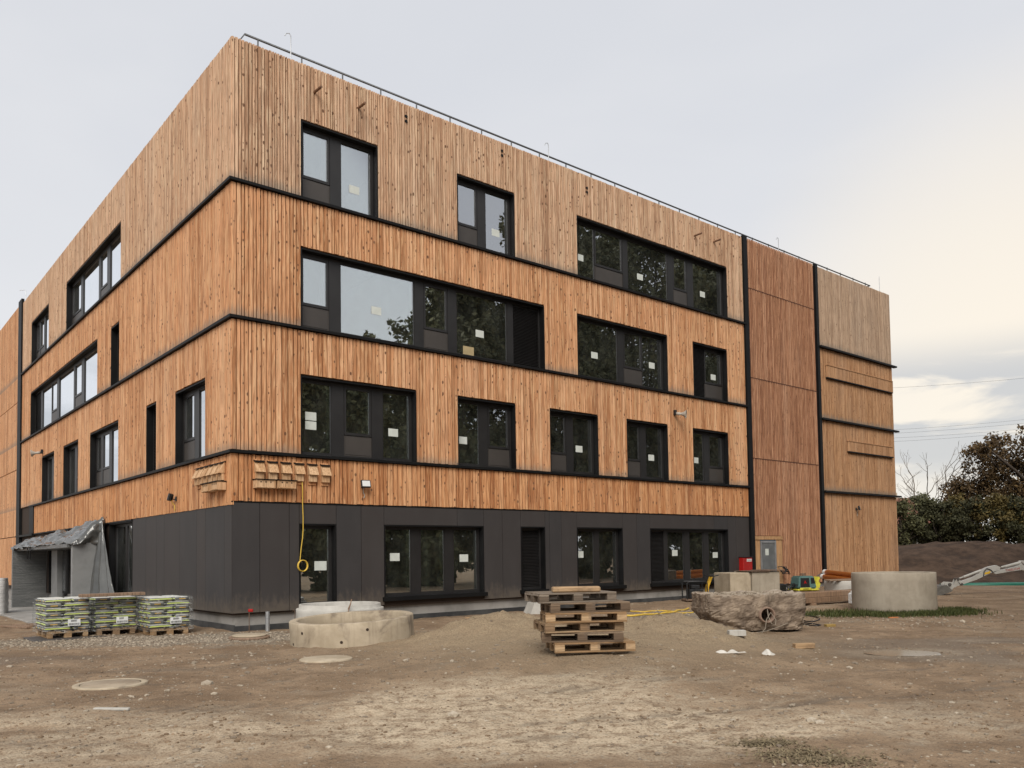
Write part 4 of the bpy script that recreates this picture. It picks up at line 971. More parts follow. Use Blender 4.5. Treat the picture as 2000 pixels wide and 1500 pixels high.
for pi2, ((lx, ly), where, pk) in enumerate(PLL):
    W0, D0 = .93, 1.12
    c = BM @ Vector((lx + .44, ly + .6, 0)); zb = gz(c.x, c.y) + (.035 if pi2 == 0 else .0)
    pallet(pk, (c.x, c.y, zb), TH + math.pi / 2, ['pale pallet under the bags on the dark board', 'pale pallet under the bags with the brown plank on top', 'pale pallet under the bags next to the black panels'][pi2], 'pallets carrying bags')
    for L_ in range(7):
        fl = (L_ + pi2) % 2
        lay_ = [(.275, .182 + k * .372, 0) for k in range(3)] + [(.735, .275 + k * .56, 1) for k in range(2)]
        for (bx_, by_, turn) in lay_:
            X_ = bx_ if not fl else .92 - bx_
            p = BM @ Vector((lx - .02 + X_ + R_.uniform(-.008, .008) - .0, ly + by_ + R_.uniform(-.01, .01), 0))
            if bag0 is None: bo = bag0 = bag_mesh().build('bag', M_bag)
            else: bo = bag0.copy(); col.objects.link(bo)
            bo.location = (p.x, p.y, zb + .143 + L_ * .1015); bo.rotation_euler = (R_.uniform(-.012, .012), R_.uniform(-.012, .012), TH + (math.pi / 2 * (1 if R_.random() < .5 else 3) if turn else (0 if R_.random() < .5 else math.pi)) + R_.uniform(-.02, .02))
            tag(bo, 'lime-striped dark bag on ' + where, 'bag', 'bags on ' + where)
    # stretch film around the load
    mb = MB(); n1, n2 = 44, 14; x0, x1, y0, y1 = -.055, .955, -.035, 1.17; rr = .05
    per = []
    for k in range(n1):
        q = k / n1 * 4; s_ = int(q); f_ = q - s_
        per.append([(x0 + (x1 - x0) * f_, y0), (x1, y0 + (y1 - y0) * f_), (x1 - (x1 - x0) * f_, y1), (x0, y1 - (y1 - y0) * f_)][s_])
    vs_ = []
    for j in range(n2 + 1):
        zz = .10 + j / n2 * .77
        for (x_, y_) in per:
            k = 1 - .05 * sstep(.9, 1, j / n2); nn = .018 * fbm(x_ * 5 + pi2 * 7, zz * 9 + y_ * 5, y_ * 3, 3)
            vs_.append(((x_ - .45) * (k + nn) + .45 + lx, (y_ - .57) * (k + nn) + .57 + ly, zz))
    fs = [(j * n1 + i, j * n1 + (i + 1) % n1, (j + 1) * n1 + (i + 1) % n1, (j + 1) * n1 + i) for j in range(n2) for i in range(n1)]
    fs.append(tuple(n2 * n1 + i for i in range(n1)))
    mb.add(vs_, fs, smooth=True); wo_ = mb.build('stretch_film', M_wrap, None, (BC.x, BC.y, zb), TH); tag(wo_, 'clear stretch film around the bags on ' + where, 'plastic film')
    # shipping label on the film
    mb = MB(); lx0 = lx + .42; mb.box(lx0, lx0 + .25, ly - .062, ly - .058, .255, .40); lb = mb.build('shipping_label', M_white, wo_)
    mb = MB(); xx = lx0 + .02
    while xx < lx0 + .23:
        w_ = R_.uniform(.004, .014); mb.box(xx, xx + w_, ly - .0645, ly - .0625, .27, .315); xx += w_ + R_.uniform(.005, .012)
    for k in range(3): mb.box(lx0 + .06, lx0 + R_.uniform(.15, .2), ly - .0645, ly - .0625, .345 + k * .016, .353 + k * .016)
    mb.build('barcode', M_blackp, lb)
M_plank = wood_mat('weathered_plank', [(.17, .105, .065), (.22, .14, .09), (.27, .18, .12)], .3, .5)
p = BM @ Vector((-2.15, 1.35, 0)); zb = gz(p.x, p.y)
mb = MB(); mb.cbox(-.75, .60, -.12, .12, 0, .07, .008, rc()); tag(mb.build('plank', M_plank, None, (p.x, p.y, zb + .885), TH), 'short brown plank lying on top of the wrapped bags', 'plank')
mb = MB(); mb.cbox(-.28, 1.15, -.40, .95, 0, .03, .006, rc()); p = BM @ Vector((-3.53, 1.45, 0)); tag(mb.build('base_board', pmat('dark_formwork_board', (.05, .044, .04), (.08, .07, .062), 4., .6, .2), None, (p.x, p.y, gz(p.x, p.y) + .004), TH), 'thin dark board on the ground under the first wrapped pallet', 'board')
# ================================================================== concrete pieces
def conc(name, c1, c2, stain=(.12, .10, .08), amt=.5, sc=2.2):
    m, t, b = newmat(name); co = objco(t)
    n = noisef(t, co, sc, 6, .62, .3); n2 = noisef(t, mapping(t, co, (5, 5, .5)), 1.2, 4, .6); n3 = noisef(t, co, 55., 3, .6); n4 = noisef(t, co, 1.1, 5, .6, .8)
    c = mixc(t, maprange(t, n, .35, .68), c1, c2); c = mixc(t, maprange(t, n2, .52, .72, 0, .35), c, stain); c = mixc(t, maprange(t, n4, .54, .70, 0, amt), c, stain)
    vo = N(t, 'ShaderNodeTexVoronoi'); vo.inputs['Scale'].default_value = 16.; t.links.new(co, vo.inputs['Vector']); pit = maprange(t, vo.outputs['Distance'], .12, .05)
    c = mixc(t, mth(t, 'MULTIPLY', pit, .35), c, stain)
    t.links.new(c, b.inputs['Base Color']); setc(b, c, .9, 0, .2); bump(t, b, mth(t, 'SUBTRACT', mth(t, 'ADD', n, mth(t, 'MULTIPLY', n3, .4)), mth(t, 'MULTIPLY', pit, .35)), .5, .012); return m
M_c1 = conc('sandy_concrete', (.34, .28, .20), (.44, .37, .275), (.13, .10, .075), .75)
M_c2 = conc('pale_concrete', (.40, .385, .35), (.48, .46, .42), (.25, .235, .21), .3)
M_c3 = conc('grey_concrete', (.29, .25, .195), (.36, .315, .25), (.19, .16, .12), .35)
M_c4 = conc('broken_concrete', (.14, .105, .078), (.30, .235, .175), (.035, .026, .02), .9, 4.2)
_t = M_c4.node_tree; _b = _t.nodes['Principled BSDF']; _src = _b.inputs['Base Color'].links[0].from_socket
_s = N(_t, 'ShaderNodeSeparateXYZ'); _t.links.new(objco(_t), _s.inputs[0]); _n = noisef(_t, objco(_t), 6., 5, .65)
_k = maprange(_t, mth(_t, 'ADD', _s.outputs['Z'], mth(_t, 'MULTIPLY', _n, .30)), .90, 1.0)
_t.links.new(mixc(_t, mth(_t, 'MULTIPLY', _k, .8), _src, (.42, .36, .29)), _b.inputs['Base Color'])
def ring(label, c, ro, wall, h, mat, tilt=(0, 0), tongue=False, n=56, rough=.006, rot=0., sink=.02):
    o = empty('concrete_ring', (c[0], c[1], c[2] - sink), rot, label, 'concrete ring', 'precast concrete shaft rings'); o.rotation_euler = (tilt[0], tilt[1], rot)
    ri = ro - wall; b_ = .014
    pr = [(ri, 0), (ri, h - b_), (ri + b_, h)]
    if tongue: pr += [(ro - wall * .55, h), (ro - wall * .5, h - .01), (ro - wall * .5, h - .09), (ro - b_, h - .09), (ro, h - .09 - b_)]
    else: pr += [(ro - b_, h), (ro, h - b_)]
    k = 7
    pr += [(ro, (h - .1) * (k - i) / k) for i in range(1, k)] + [(ro, b_), (ro - b_, 0)]
    mb = MB(); mb.lathe(pr, n, close=True)
    mb.v = [(x * (1 + rough * fbm(x * 3, y * 3, z * 3 + ro, 2)), y * (1 + rough * fbm(x * 3, y * 3, z * 3 + ro, 2)), z + rough * fbm(x * 4, y * 4, z * 4, 2)) for x, y, z in mb.v]
    mb.sm = [False if abs(Vector(mb.v[f[1]]).z - Vector(mb.v[f[2]]).z) < .02 else True for f in mb.f]
    mb.build('ring_wall', mat, o)
    return o
def sockets(o, ro, spots):
    for a, z in spots:
        mb = MB(); d = Vector((math.cos(a), math.sin(a), 0)); mb.cyl(d * (ro - .01) + Vector((0, 0, z)), d * (ro + .003) + Vector((0, 0, z)), .028, n=10); mb.build('lifting_socket', M_mem, o)
c1 = Vector((-3.22, 16.72, 0)); z1 = gz(c1.x, c1.y - 1)
o = ring('low sandy concrete ring lying in front of the black door', (c1.x, c1.y, .02), 1.22, .15, .50, M_c1, tilt=(.035, -.035)); sockets(o, 1.22, [(-2.25, .33), (-1.15, .36), (-1.55, .16), (-2.55, .10)])
c2 = Vector((-3.95, 19.02, gz(-3.95, 19.02)))
o = ring('pale concrete ring with stepped rim behind the sandy ring', c2, .98, .13, .66, M_c2, tongue=True)
mb = MB(); mb.tube([(.35, -.86, .58), (.42, -.95, .70), (.45, -.98, .80), (.42, -.97, .68), (.36, -.95, .5)], .012); mb.build('lifting_loop', pmat('rusty_rope', (.20, .12, .08), (.28, .18, .12), 20., .8, .2), o)
c3 = gnd(1765, 1196, .05); c3 = Vector((c3.x + .22, c3.y + 1.02, gz(c3.x, c3.y + 1.0)))
o = ring('tall grey concrete ring standing in the grass', c3, 1.06, .10, 1.04, M_c3)
c4 = Vector((11.6, 28.2, 0)); c4.z = gz(c4.x, c4.y)
o = ring('grey concrete ring with boards on it beyond the timber beams', c4, 1.0, .12, .62, M_c2)
for i in range(3):
    mb = MB(); mb.cbox(-.9, .9, -.08, .08, 0, .04, .005, rc()); tag(mb.build('plank', M_plank, None, (c4.x - .3 + .0 * i, c4.y - .5 + i * .36, c4.z + .602), math.radians(12 + i * 9)), 'grey brown plank laid across the concrete ring beyond the beams', 'plank', 'planks on the far ring')
# white stripe of lime run down the tall ring
# ---- broken concrete block with a pipe hole
bm = bmesh.new(); NXb, NZb = 44, 30
def ruin_pt(a, zf):
    # plan: rounded rectangle 2.05 x 1.5
    ca, sa_ = math.cos(a), math.sin(a); e = 8.; r = (abs(ca / 1.05) ** e + abs(sa_ / .78) ** e) ** (-1 / e)
    z = zf * .80
    ins = 1 - (.17 - .12 * ca) * max(0, 1 - zf / .6) ** 1.3
    lump = 1 + .035 * fbm(ca * 2.2, sa_ * 2.2, z * 3, 4) * (1.7 - 1.5 * zf) + (.055 * fbm(ca * 8, sa_ * 8, z * 9, 5)) * (1.2 - zf) + (.02 * abs(fbm(ca * 16, sa_ * 16, z * 19, 3)))
    zz = z + (.05 * fbm(ca * 3, sa_ * 3, 5., 3) if zf > .95 else 0) - (.06 * fbm(ca * 4, sa_ * 4, 1., 3) if zf < .05 else 0) 
    return Vector((r * ca * ins * lump, r * sa_ * ins * lump, max(zz, 0) + (.06 if zf < .05 and ca > -.4 else 0)))
rings_ = [[bm.verts.new(ruin_pt(2 * math.pi * i / 150, j / NZb)) for i in range(150)] for j in range(NZb + 1)]
for j in range(NZb):
    for i in range(150): bm.faces.new((rings_[j][i], rings_[j][(i + 1) % 150], rings_[j + 1][(i + 1) % 150], rings_[j + 1][i]))
prev = rings_[-1]
for k, f in enumerate((.9, .78, .6, .4, .2)):
    cur = [bm.verts.new(Vector((v.co.x * f / (1 if k == 0 else 1), v.co.y * f, .80 - .05 * (1 - f) + .05 * fbm(v.co.x * f * 3, v.co.y * f * 3, 3., 4)))) for v in rings_[-1]]
    for i in range(150): bm.faces.new((prev[i], prev[(i + 1) % 150], cur[(i + 1) % 150], cur[i]))
    prev = cur
bm.faces.new(prev); bm.faces.new(rings_[0][::-1])
rme = bpy.data.meshes.new('block_body'); bm.to_mesh(rme); bm.free(); rme.materials.append(M_c4)
rloc = Vector((5.06, 18.05, 0)); rloc.z = gz(5.0, 17.2) - .02
rt = empty('broken_concrete_block', rloc, math.radians(4), 'broken crusty concrete foundation block with a pipe hole in its side', 'concrete block')
ro_ = bpy.data.objects.new('block_body', rme); col.objects.link(ro_)
cut = MB(); cut.cyl((.13, -1.2, .38), (.11, -.25, .38), .155, n=24); co_ = cut.build('cutter', M_mem)
bo = ro_.modifiers.new('hole', 'BOOLEAN'); bo.object = co_; bo.operation = 'DIFFERENCE'; bo.solver = 'EXACT'
dg = bpy.context.evaluated_depsgraph_get(); nm = bpy.data.meshes.new_from_object(ro_.evaluated_get(dg)); ro_.modifiers.clear(); ro_.data = nm; nm.name = 'block_body'
bpy.data.objects.remove(co_); ro_.parent = rt
mb = MB(); mb.lathe([(.135, 0), (.135, .34), (.165, .34), (.165, 0)], 28, close=True, m=Matrix.Translation((.125, -.52, .38)) @ Matrix.Rotation(math.pi / 2, 4, 'X')); mb.build('pipe_socket', pmat('clay_pipe', (.19, .125, .09), (.25, .17, .125), 9., .7, .2), rt)
mb = MB()
for k in range(240):
    a = R_.uniform(0, 6.28); r = R_.random() ** .5 * .9; vsx, fsx = R_.choice(ico); s_ = R_.uniform(.012, .032); x_, y_ = r * math.cos(a), r * math.sin(a) * .7
    mb.add([(x_ + v.x * s_, y_ + v.y * s_, .79 + .03 * fbm(x_ * 3, y_ * 3, 3.) + v.z * s_ * .7) for v in vsx], fsx, rc())
mb.build('rubble_topping', M_stone, rt, kind='stuff')
M_wire = pmat('dirty_wire', (.16, .13, .10), (.24, .20, .15), 20., .6, .1)
mb = MB(); mb.tube([(.12, -.86, .50), (.10, -.95, .36), (.14, -1.0, .22), (.22, -1.0, .18), (.26, -.95, .28), (.16, -.93, .44), (.06, -.95, .30), (.02, -.98, .12), (-.06, -.99, .03)], .010, 6); mb.build('wire_loop', M_wire, rt)
mb = MB(); mb.tube([(-.3, -1.0, .02), (.05, -.99, .07), (.35, -.97, .16), (.5, -.95, .22)], .009, 6); mb.build('reinforcing_bar', M_wire, rt)
# ---- concrete shaft of two blocks with rusty plates on top
sc_ = BM @ Vector((17.55, -1.85, 0)); sz = gz(sc_.x, sc_.y)
sh = empty('concrete_shaft', (sc_.x, sc_.y, sz - .03), math.radians(16), 'square concrete shaft of two blocks with rusty plates on top', 'concrete shaft')
mb = MB(); mb.cbox(-1.0, -.205, -.55, .55, 0, .95, .02); mb.build('shaft_block', M_c1, sh); mb = MB(); mb.cbox(-.195, .88, -.62, .55, 0, .98, .02); mb.build('shaft_block', M_c3, sh)
M_rust = pmat('rusty_plate', (.10, .065, .045), (.17, .11, .075), 6., .75, .3)
for i, (a, b_) in enumerate(((-.3, .45), (.36, 1.05))):
    mb = MB(); mb.cbox(a, b_, -.7, .4, .983 + .022 * i, 1.003 + .022 * i, .004, None); mb.build('cover_plate', M_rust, sh)
p = BM @ Vector((19.2, -1.55, 0)); mb = MB(); mb.cyl((0, 0, -.05), (.03, 0, .95), .055, n=14); tag(mb.build('drain_pipe', M_white, None, (p.x, p.y, gz(p.x, p.y))), 'short white plastic pipe standing beside the square concrete shaft', 'pipe')
# ---- pale concrete wedge by the plinth, left of the pallets
p = gnd(1015, 1196, .08); mb = MB(); mb.add([(-.45, -.3, -.1), (.42, -.3, -.1), (.42, .3, -.1), (-.45, .3, -.1), (-.26, -.25, .30), (.42, -.25, .33), (.42, .3, .33), (-.26, .3, .30)], [(0, 3, 2, 1), (4, 5, 6, 7), (0, 1, 5, 4), (1, 2, 6, 5), (2, 3, 7, 6), (3, 0, 4, 7)])
p = BM @ Vector((8.6, -1.0, 0)); tag(mb.build('concrete_wedge', M_c2, None, (p.x, p.y, gz(p.x, p.y)), math.radians(20)), 'pale slanted concrete piece by the plinth behind the pallet stack', 'concrete piece')

# ================================================================== manholes, pipe, stake, offcuts, rags
p = gnd(216, 1338); o = empty('manhole_cover', (p.x, p.y, gz(p.x, p.y) + .0), .3, 'round pale manhole cover set in the open yard', 'manhole')
mb = MB(); mb.lathe([(.0, -.05), (.47, -.05), (.47, .018), (.455, .024), (.39, .024), (.385, .02)], 40); mb.build('rim', M_c1, o); mb = MB(); mb.lathe([(.375, -.03), (.375, .018), (.37, .022), (.0, .024)], 40); mb.build('lid', conc('worn_lid', (.27, .215, .155), (.36, .295, .22), (.19, .145, .10), .6), o)
p = gnd(637, 1290); mb = MB(); mb.lathe([(.0, -.05), (.43, -.05), (.43, .01), (.41, .02), (.0, .022)], 40); tag(mb.build('round_manhole', M_c1, None, (p.x, p.y, gz(p.x, p.y) + .006)), 'sand-covered round lid in front of the sandy concrete ring', 'manhole')
p = gnd(487, 1248); o = empty('round_wooden_lid', (p.x, p.y, gz(p.x, p.y)), .2, 'round brown lid lying on the gravel at the building corner', 'lid')
mb = MB(); mb.lathe([(0, 0), (.42, 0), (.42, .05), (.41, .055), (0, .057)], 36); mb.build('disc', M_plank, o); mb = MB(); mb.lathe([(0, .058), (.35, .058), (.35, .085), (.33, .09), (0, .092)], 36); mb.build('inner_disc', M_c1, o)
for (u, out_, lb, mt) in ((.73, .28, 'thin galvanised pipe rising from the gravel at the building corner', M_lime),):
    p = BM @ Vector((u, -out_, 0)); mb = MB(); mb.cyl((0, 0, -.1), (0, 0, .46), .05, n=16); mb.cyl((0, 0, .3), (0, 0, .33), .058, n=16); tag(mb.build('steel_pipe', mt, None, (p.x, p.y, gz(p.x, p.y))), lb, 'pipe')
p = BM @ Vector((.22, -.45, 0)); o = empty('marker_stake', (p.x, p.y, gz(p.x, p.y)), 0, 'thin stake with a red tip at the building corner', 'stake')
mb = MB(); mb.cyl((0, 0, -.1), (0, 0, .5), .010, n=8); mb.build('rod', M_rust, o); mb = MB(); mb.cbox(-.02, .09, -.025, .025, .46, .53, .012); mb.build('cap', M_redp, o)
p = BM @ Vector((1.45, -.2, 0)); mb = MB(); mb.tube([(0, 0, -.1), (0, 0, .42), (-.03, 0, .46), (-.05, 0, .42)], .008); tag(mb.build('iron_hook', M_rust, None, (p.x, p.y, gz(p.x, p.y))), 'thin iron rod with a hook standing against the plinth', 'rod')
def offcut(px, py, sx, sy, sz_, rot, mat, label, name='timber_offcut'):
    p = gnd(px, py, .0); zz = gz(p.x, p.y); p = gnd(px, py, zz); mb = MB(); mb.cbox(-sx / 2, sx / 2, -sy / 2, sy / 2, 0, sz_, .006, rc()); tag(mb.build(name, mat, None, (p.x, p.y, gz(p.x, p.y) - .006), rot), label, 'offcut')
offcut(1439, 1247, .30, .16, .10, .02, M_c2, 'pale concrete offcut lying before the broken foundation block', 'concrete_offcut')
offcut(1570, 1266, .36, .12, .09, .16, M_pal[2], 'pale timber offcut lying alone on the yard beyond the rags')
offcut(1621, 1225, .22, .12, .06, .2, pmat('yellow_foam', (.32, .22, .07), (.26, .17, .05), 9., .8, .2), 'small mustard yellow block lying right of the cable loops', 'foam_block')
offcut(925, 1207, .45, .14, .03, .1, M_pal[2], 'thin pale board lying on the crest of the sand behind the sandy ring', 'thin_board')
offcut(218, 1385, .42, .05, .03, -.1, M_c2, 'thin pale strip lying in front of the manhole cover', 'kerb_strip')
offcut(1745, 1206, .22, .1, .03, .2, pmat('orange_scrap', (.50, .17, .05), (.40, .14, .05), 8., .6, .1), 'orange plastic scrap at the edge of the grass', 'plastic_scrap')
M_rag = pmat('white_rag', (.58, .55, .50), (.48, .45, .40), 9., .9, .5, .02)
def rag(px, py, w_, d_, h_, label, seed, peak=True):
    p = gnd(px, py); zz = gz(p.x, p.y); n = 14; vs_ = []
    for j in range(n + 1):
        for i in range(n + 1):
            u, v = i / n * 2 - 1, j / n * 2 - 1; r = math.hypot(u, v)
            k = (1 + .3 * fbm(u * 1.5 + seed, v * 1.5, seed, 2))
            z = h_ * (max(0, 1 - 1.2 * abs(u + .1) - .5 * abs(v)) if peak else .5 * (1 + math.sin(u * 9 + seed))) + .25 * h_ * abs(fbm(u * 2.5 + seed, v * 2.5, 1., 3)); z = max(z * (1 - min(1, r) ** 3), 0) + .006
            vs_.append((u * w_ * k * (1 - .35 * abs(v)), v * d_ * k, z))
    mb = MB(); mb.add(vs_, [(j * (n + 1) + i, j * (n + 1) + i + 1, (j + 1) * (n + 1) + i + 1, (j + 1) * (n + 1) + i) for j in range(n) for i in range(n)], smooth=True)
    o_ = mb.build('rag', M_rag, None, (p.x, p.y, zz)); tag(o_, label, 'rag')
rag(1501, 1285, .15, .13, .10, 'white crumpled rag standing up in a peak on the yard', 2.2); rag(1423, 1290, .25, .06, .05, 'flat white strip of rag lying on the yard', 5.5, False)
# ---- hoses and cables lying on the ground
def on_ground_tube(name, pxs, r, mat, label, cat, lift=0., jitter=0.):
    ptsw = []
    for px, py in pxs:
        z_ = 0.
        for _ in range(6): p = gnd(px, py, z_); z_ = gz(p.x, p.y)
        ptsw.append(Vector((p.x, p.y, z_ + r + lift)))
    sm = []
    for i in range(len(ptsw) - 1):
        a, b_ = ptsw[max(i - 1, 0)], ptsw[i]; c, d = ptsw[i + 1], ptsw[min(i + 2, len(ptsw) - 1)]
        for k in range(8):
            t_ = k / 8; q = .5 * ((2 * b_) + (c - a) * t_ + (2 * a - 5 * b_ + 4 * c - d) * t_ * t_ + (3 * b_ - a - 3 * c + d) * t_ ** 3); q.z = gz(q.x, q.y) + r * .8 + lift; sm.append(q)
    sm.append(ptsw[-1]); mb = MB(); mb.tube(sm, r, 8); return tag(mb.build(name, mat), label, cat)
on_ground_tube('hose', [(1215, 1204), (1240, 1204), (1290, 1200), (1318, 1195), (1345, 1190)], .028, M_yel, 'thick yellow hose lying on the ground right of the pallet stack', 'hose')
on_ground_tube('hose', [(1215, 1194), (1250, 1196), (1300, 1194), (1330, 1198), (1362, 1196)], .018, M_yel, 'thinner yellow hose crossing behind the thick yellow one', 'hose')
on_ground_tube('cable', [(1540, 1204), (1575, 1203), (1601, 1209), (1585, 1215), (1548, 1208), (1560, 1216), (1600, 1219), (1592, 1223), (1555, 1218)], .016, M_blackp, 'dark cable lying in loops right of the broken foundation block', 'cable')

# ================================================================== timber beams, jerrycan, orange pipes, green pipe
bdir = (Vector((12.9, 27.4, 0)) - Vector((8.35, 24.4, 0))); bang = math.atan2(bdir.y, bdir.x); p0 = Vector((8.35, 24.4, 0)); bz = gz(10, 25.5)
M_beam = wood_mat('dark_timber', [(.17, .10, .058), (.23, .14, .082), (.29, .18, .11)], .25, .4); 
for i, (off, z_, l0, l1) in enumerate(((0, .08, -.1, 4.8), (.26, .08, 0, 4.9), (.02, .235, .12, 4.6), (.27, .235, .1, 5.0))):
    mb = MB(); mb.cbox(l0, l1, off - .11, off + .11, 0, .153, .010, rc()); tag(mb.build('timber_beam', M_beam, None, (p0.x, p0.y, bz + z_), bang), 'long squared brown timber beam in the pile beside the tall concrete ring', 'timber beam', 'timber beams in the pile')
for l in (.5, 3.9):
    mb = MB(); mb.cbox(l - .06, l + .06, -.2, .5, -.05, .082, .006, rc()); tag(mb.build('bearer', M_beam, None, (p0.x, p0.y, bz), bang), 'short squared bearer under the pile of timber beams', 'bearer', 'bearers under the beams')
p = gnd(1668, 1182, .05); o = empty('jerrycan', (p.x, p.y, gz(p.x, p.y)), .3, 'white plastic jerrycan next to the tall concrete ring', 'jerrycan')
mb = MB(); mb.cbox(-.14, .14, -.10, .10, 0, .34, .035); mb.build('body', M_white, o); mb = MB(); mb.tube([(-.09, 0, .335), (-.08, 0, .39), (.05, 0, .39), (.06, 0, .335)], .018, 8); mb.build('handle', M_white, o); mb = MB(); mb.cyl((.10, 0, .335), (.10, 0, .375), .03, n=14); mb.build('cap', M_blackp, o)
M_or = pmat('orange_plastic', (.82, .28, .055), (.74, .24, .045), 5., .4, .03)
od = BM.to_3x3() @ Vector((1, -.12, 0)); oa = math.atan2(od.y, od.x); op = BM @ Vector((24.75, -2.0, 0)); oz = gz(op.x, op.y)
op2 = op + Vector((math.cos(-.12), math.sin(-.12), 0)) * 0
oA, oB = at(1608, 1121, 31.), at(1702, 1132, 28.4); od = oB - oA; oyaw = math.atan2(od.y, od.x); opit = -math.atan2(od.z, math.hypot(od.x, od.y)); oL = od.length
side_ = Vector((-math.sin(oyaw), math.cos(oyaw), 0))
for i, (dy, dz) in enumerate(((0, 0), (.20, 0), (.10, .165))):
    q = oA + side_ * dy + Vector((0, 0, dz - .10)); o = empty('orange_pipe', q, oyaw, ['front lower orange drain pipe on the trestles by the end wall', 'rear lower orange drain pipe on the trestles by the end wall', 'topmost orange drain pipe on the trestles by the end wall'][i], 'pipe', 'orange drain pipes'); o.rotation_euler = (0, opit, oyaw)
    mb = MB(); mb.lathe([(.09, 0), (.09, oL - .1), (.105, oL - .1), (.105, oL), (.083, oL), (.083, 0)], 18, close=True, m=Matrix.Rotation(math.pi / 2, 4, 'Y')); mb.build('tube', M_or, o)
    if i != 1: mb = MB(); mb.cyl((-.07, 0, 0), (.05, 0, 0), .098, n=18); mb.build('end_cap', M_white, o)
for l in (.5, oL - .5):
    q = oA + od * (l / oL); zg = gz(q.x, q.y); o = empty('trestle', (q.x, q.y, zg), oyaw, 'low wooden trestle under the orange pipes', 'trestle', 'trestles under the pipes'); hh_ = q.z - .19 - zg
    mb = MB(); mb.cbox(-.05, .05, -.2, .42, hh_ - .08, hh_, .005, rc()); mb.build('cross_beam', M_plank, o)
    for y_ in (-.12, .34): mb = MB(); mb.cbox(-.05, .05, y_ - .05, y_ + .05, -.05, hh_ - .081, .005, rc()); mb.build('leg', M_plank, o)
gp = at(1836, 1125, 42.); gz_ = gz(gp.x, gp.y)
mb = MB(); mb.lathe([(.15, 0), (.15, 6.), (.13, 6.), (.13, 0)], 16, close=True, m=Matrix.Rotation(math.pi / 2, 4, 'Y')); tag(mb.build('green_pipe', pmat('green_plastic', (.02, .15, .10), (.025, .18, .12), 4., .45, .03), None, (gp.x, gp.y, gz_ + .13), -.02), 'long dark green plastic pipe lying before the soil bank', 'pipe')
# rubble and boards by the entrance
for i in range(6):
    p = BM @ Vector((-1.9 - .25 * i, 9.0 + R_.uniform(-.5, .8), 0)); mb = MB(); mb.cbox(-.6, .6, -.07, .07, 0, .05, .006, rc()); tag(mb.build('scrap_board', M_plank, None, (p.x, p.y, gz(p.x, p.y) + .002 + .0 * i), TH + R_.uniform(.9, 2.2)), 'scrap board lying on the ground behind the wrapped bags', 'board', 'scrap boards by the entrance')
# film-wrapped stack at the far end of the entrance
p = gnd(-12, 1200, -.2); mb = MB(); n1, n2 = 40, 20
vs_ = []
for j in range(n2 + 1):
    for i in range(n1):
        a = 2 * math.pi * i / n1; e = 5; r = (abs(math.cos(a) / .42) ** e + abs(math.sin(a) / .5) ** e) ** (-1 / e) * (1 + .03 * fbm(math.cos(a) * 3, math.sin(a) * 3, j * .9, 3)) * (1 - .06 * sstep(.85, 1, j / n2)); vs_.append((r * math.cos(a), r * math.sin(a), j / n2 * 1.35))
mb.add(vs_, [(j * n1 + i, j * n1 + (i + 1) % n1, (j + 1) * n1 + (i + 1) % n1, (j + 1) * n1 + i) for j in range(n2) for i in range(n1)] + [tuple(n2 * n1 + i for i in range(n1))], smooth=True)
tag(mb.build('wrapped_stack', pmat('white_film', (.46, .46, .45), (.56, .56, .55), 2., .3, .8, .04, stretch=(1, 1, 7)), None, (p.x, p.y, gz(p.x, p.y)), .4), 'tall stack wrapped in whitish film left of the entrance portal', 'wrapped stack')

# ================================================================== plate compactors
M_cy = pmat('yellow_paint', (.60, .36, .03), (.52, .30, .03), 6., .45, .05); M_cg = pmat('teal_hood', (.075, .145, .135), (.09, .165, .155), 4., .4, .04); M_ly = pmat('lemon_paint', (.62, .58, .06), (.55, .50, .06), 6., .45, .05)
p = BM @ Vector((15.45, -1.25, 0)); o = empty('plate_compactor', (p.x, p.y, gz(p.x, p.y)), math.radians(8), 'black plate compactor with yellow handle by the plinth', 'plate compactor')
mb = MB(); mb.cbox(-.45, .40, -.25, .25, .02, .10, .02); mb.prism([(.39, .02), (.52, .14), (.50, .17), (.38, .10)], -.25, .25); mb.build('base_plate', M_rust, o)
mb = MB(); mb.cbox(-.30, .20, -.18, .18, .10, .42, .03); mb.cyl((-.05, -.19, .32), (-.05, -.25, .32), .13, n=18); mb.cbox(-.22, .1, -.14, .14, .42, .56, .03); mb.build('engine', M_blackp, o)
mb = MB()
for y_ in (-.24, .24): mb.tube([(-.40, y_, .10), (-.40, y_, .62), (-.34, y_, .68), (.24, y_, .68), (.30, y_, .62), (.30, y_, .10)], .022, 8)
mb.tube([(-.37, -.24, .66), (-.37, .24, .66)], .02, 8); mb.tube([(.27, -.24, .66), (.27, .24, .66)], .02, 8); mb.build('roll_frame', M_blackp, o)
mb = MB(); mb.prism([(.28, .16), (.38, .16), (.44, .50), (.58, .84), (.50, .86), (.36, .52)], -.06, .06); mb.build('handle_arm', M_cy, o)
mb = MB(); mb.tube([(.36, -.2, .90), (.50, -.22, .84), (.72, -.22, .88)], .018, 8); mb.tube([(.36, .2, .90), (.50, .22, .84), (.72, .22, .88)], .018, 8); mb.tube([(.5, -.22, .84), (.5, .22, .84)], .018, 8); mb.build('handle_bar', M_blackp, o)
p = BM @ Vector((22.2, -1.2, 0)); o = empty('plate_compactor', (p.x, p.y, gz(p.x, p.y) + .02), math.radians(14), 'green hooded plate compactor with yellow handle before the red slats', 'plate compactor')
o.scale = (.98, .98, .98)
mb = MB(); mb.cbox(-.48, .48, -.36, .36, 0, .07, .02); mb.build('base_plate', M_ly, o)
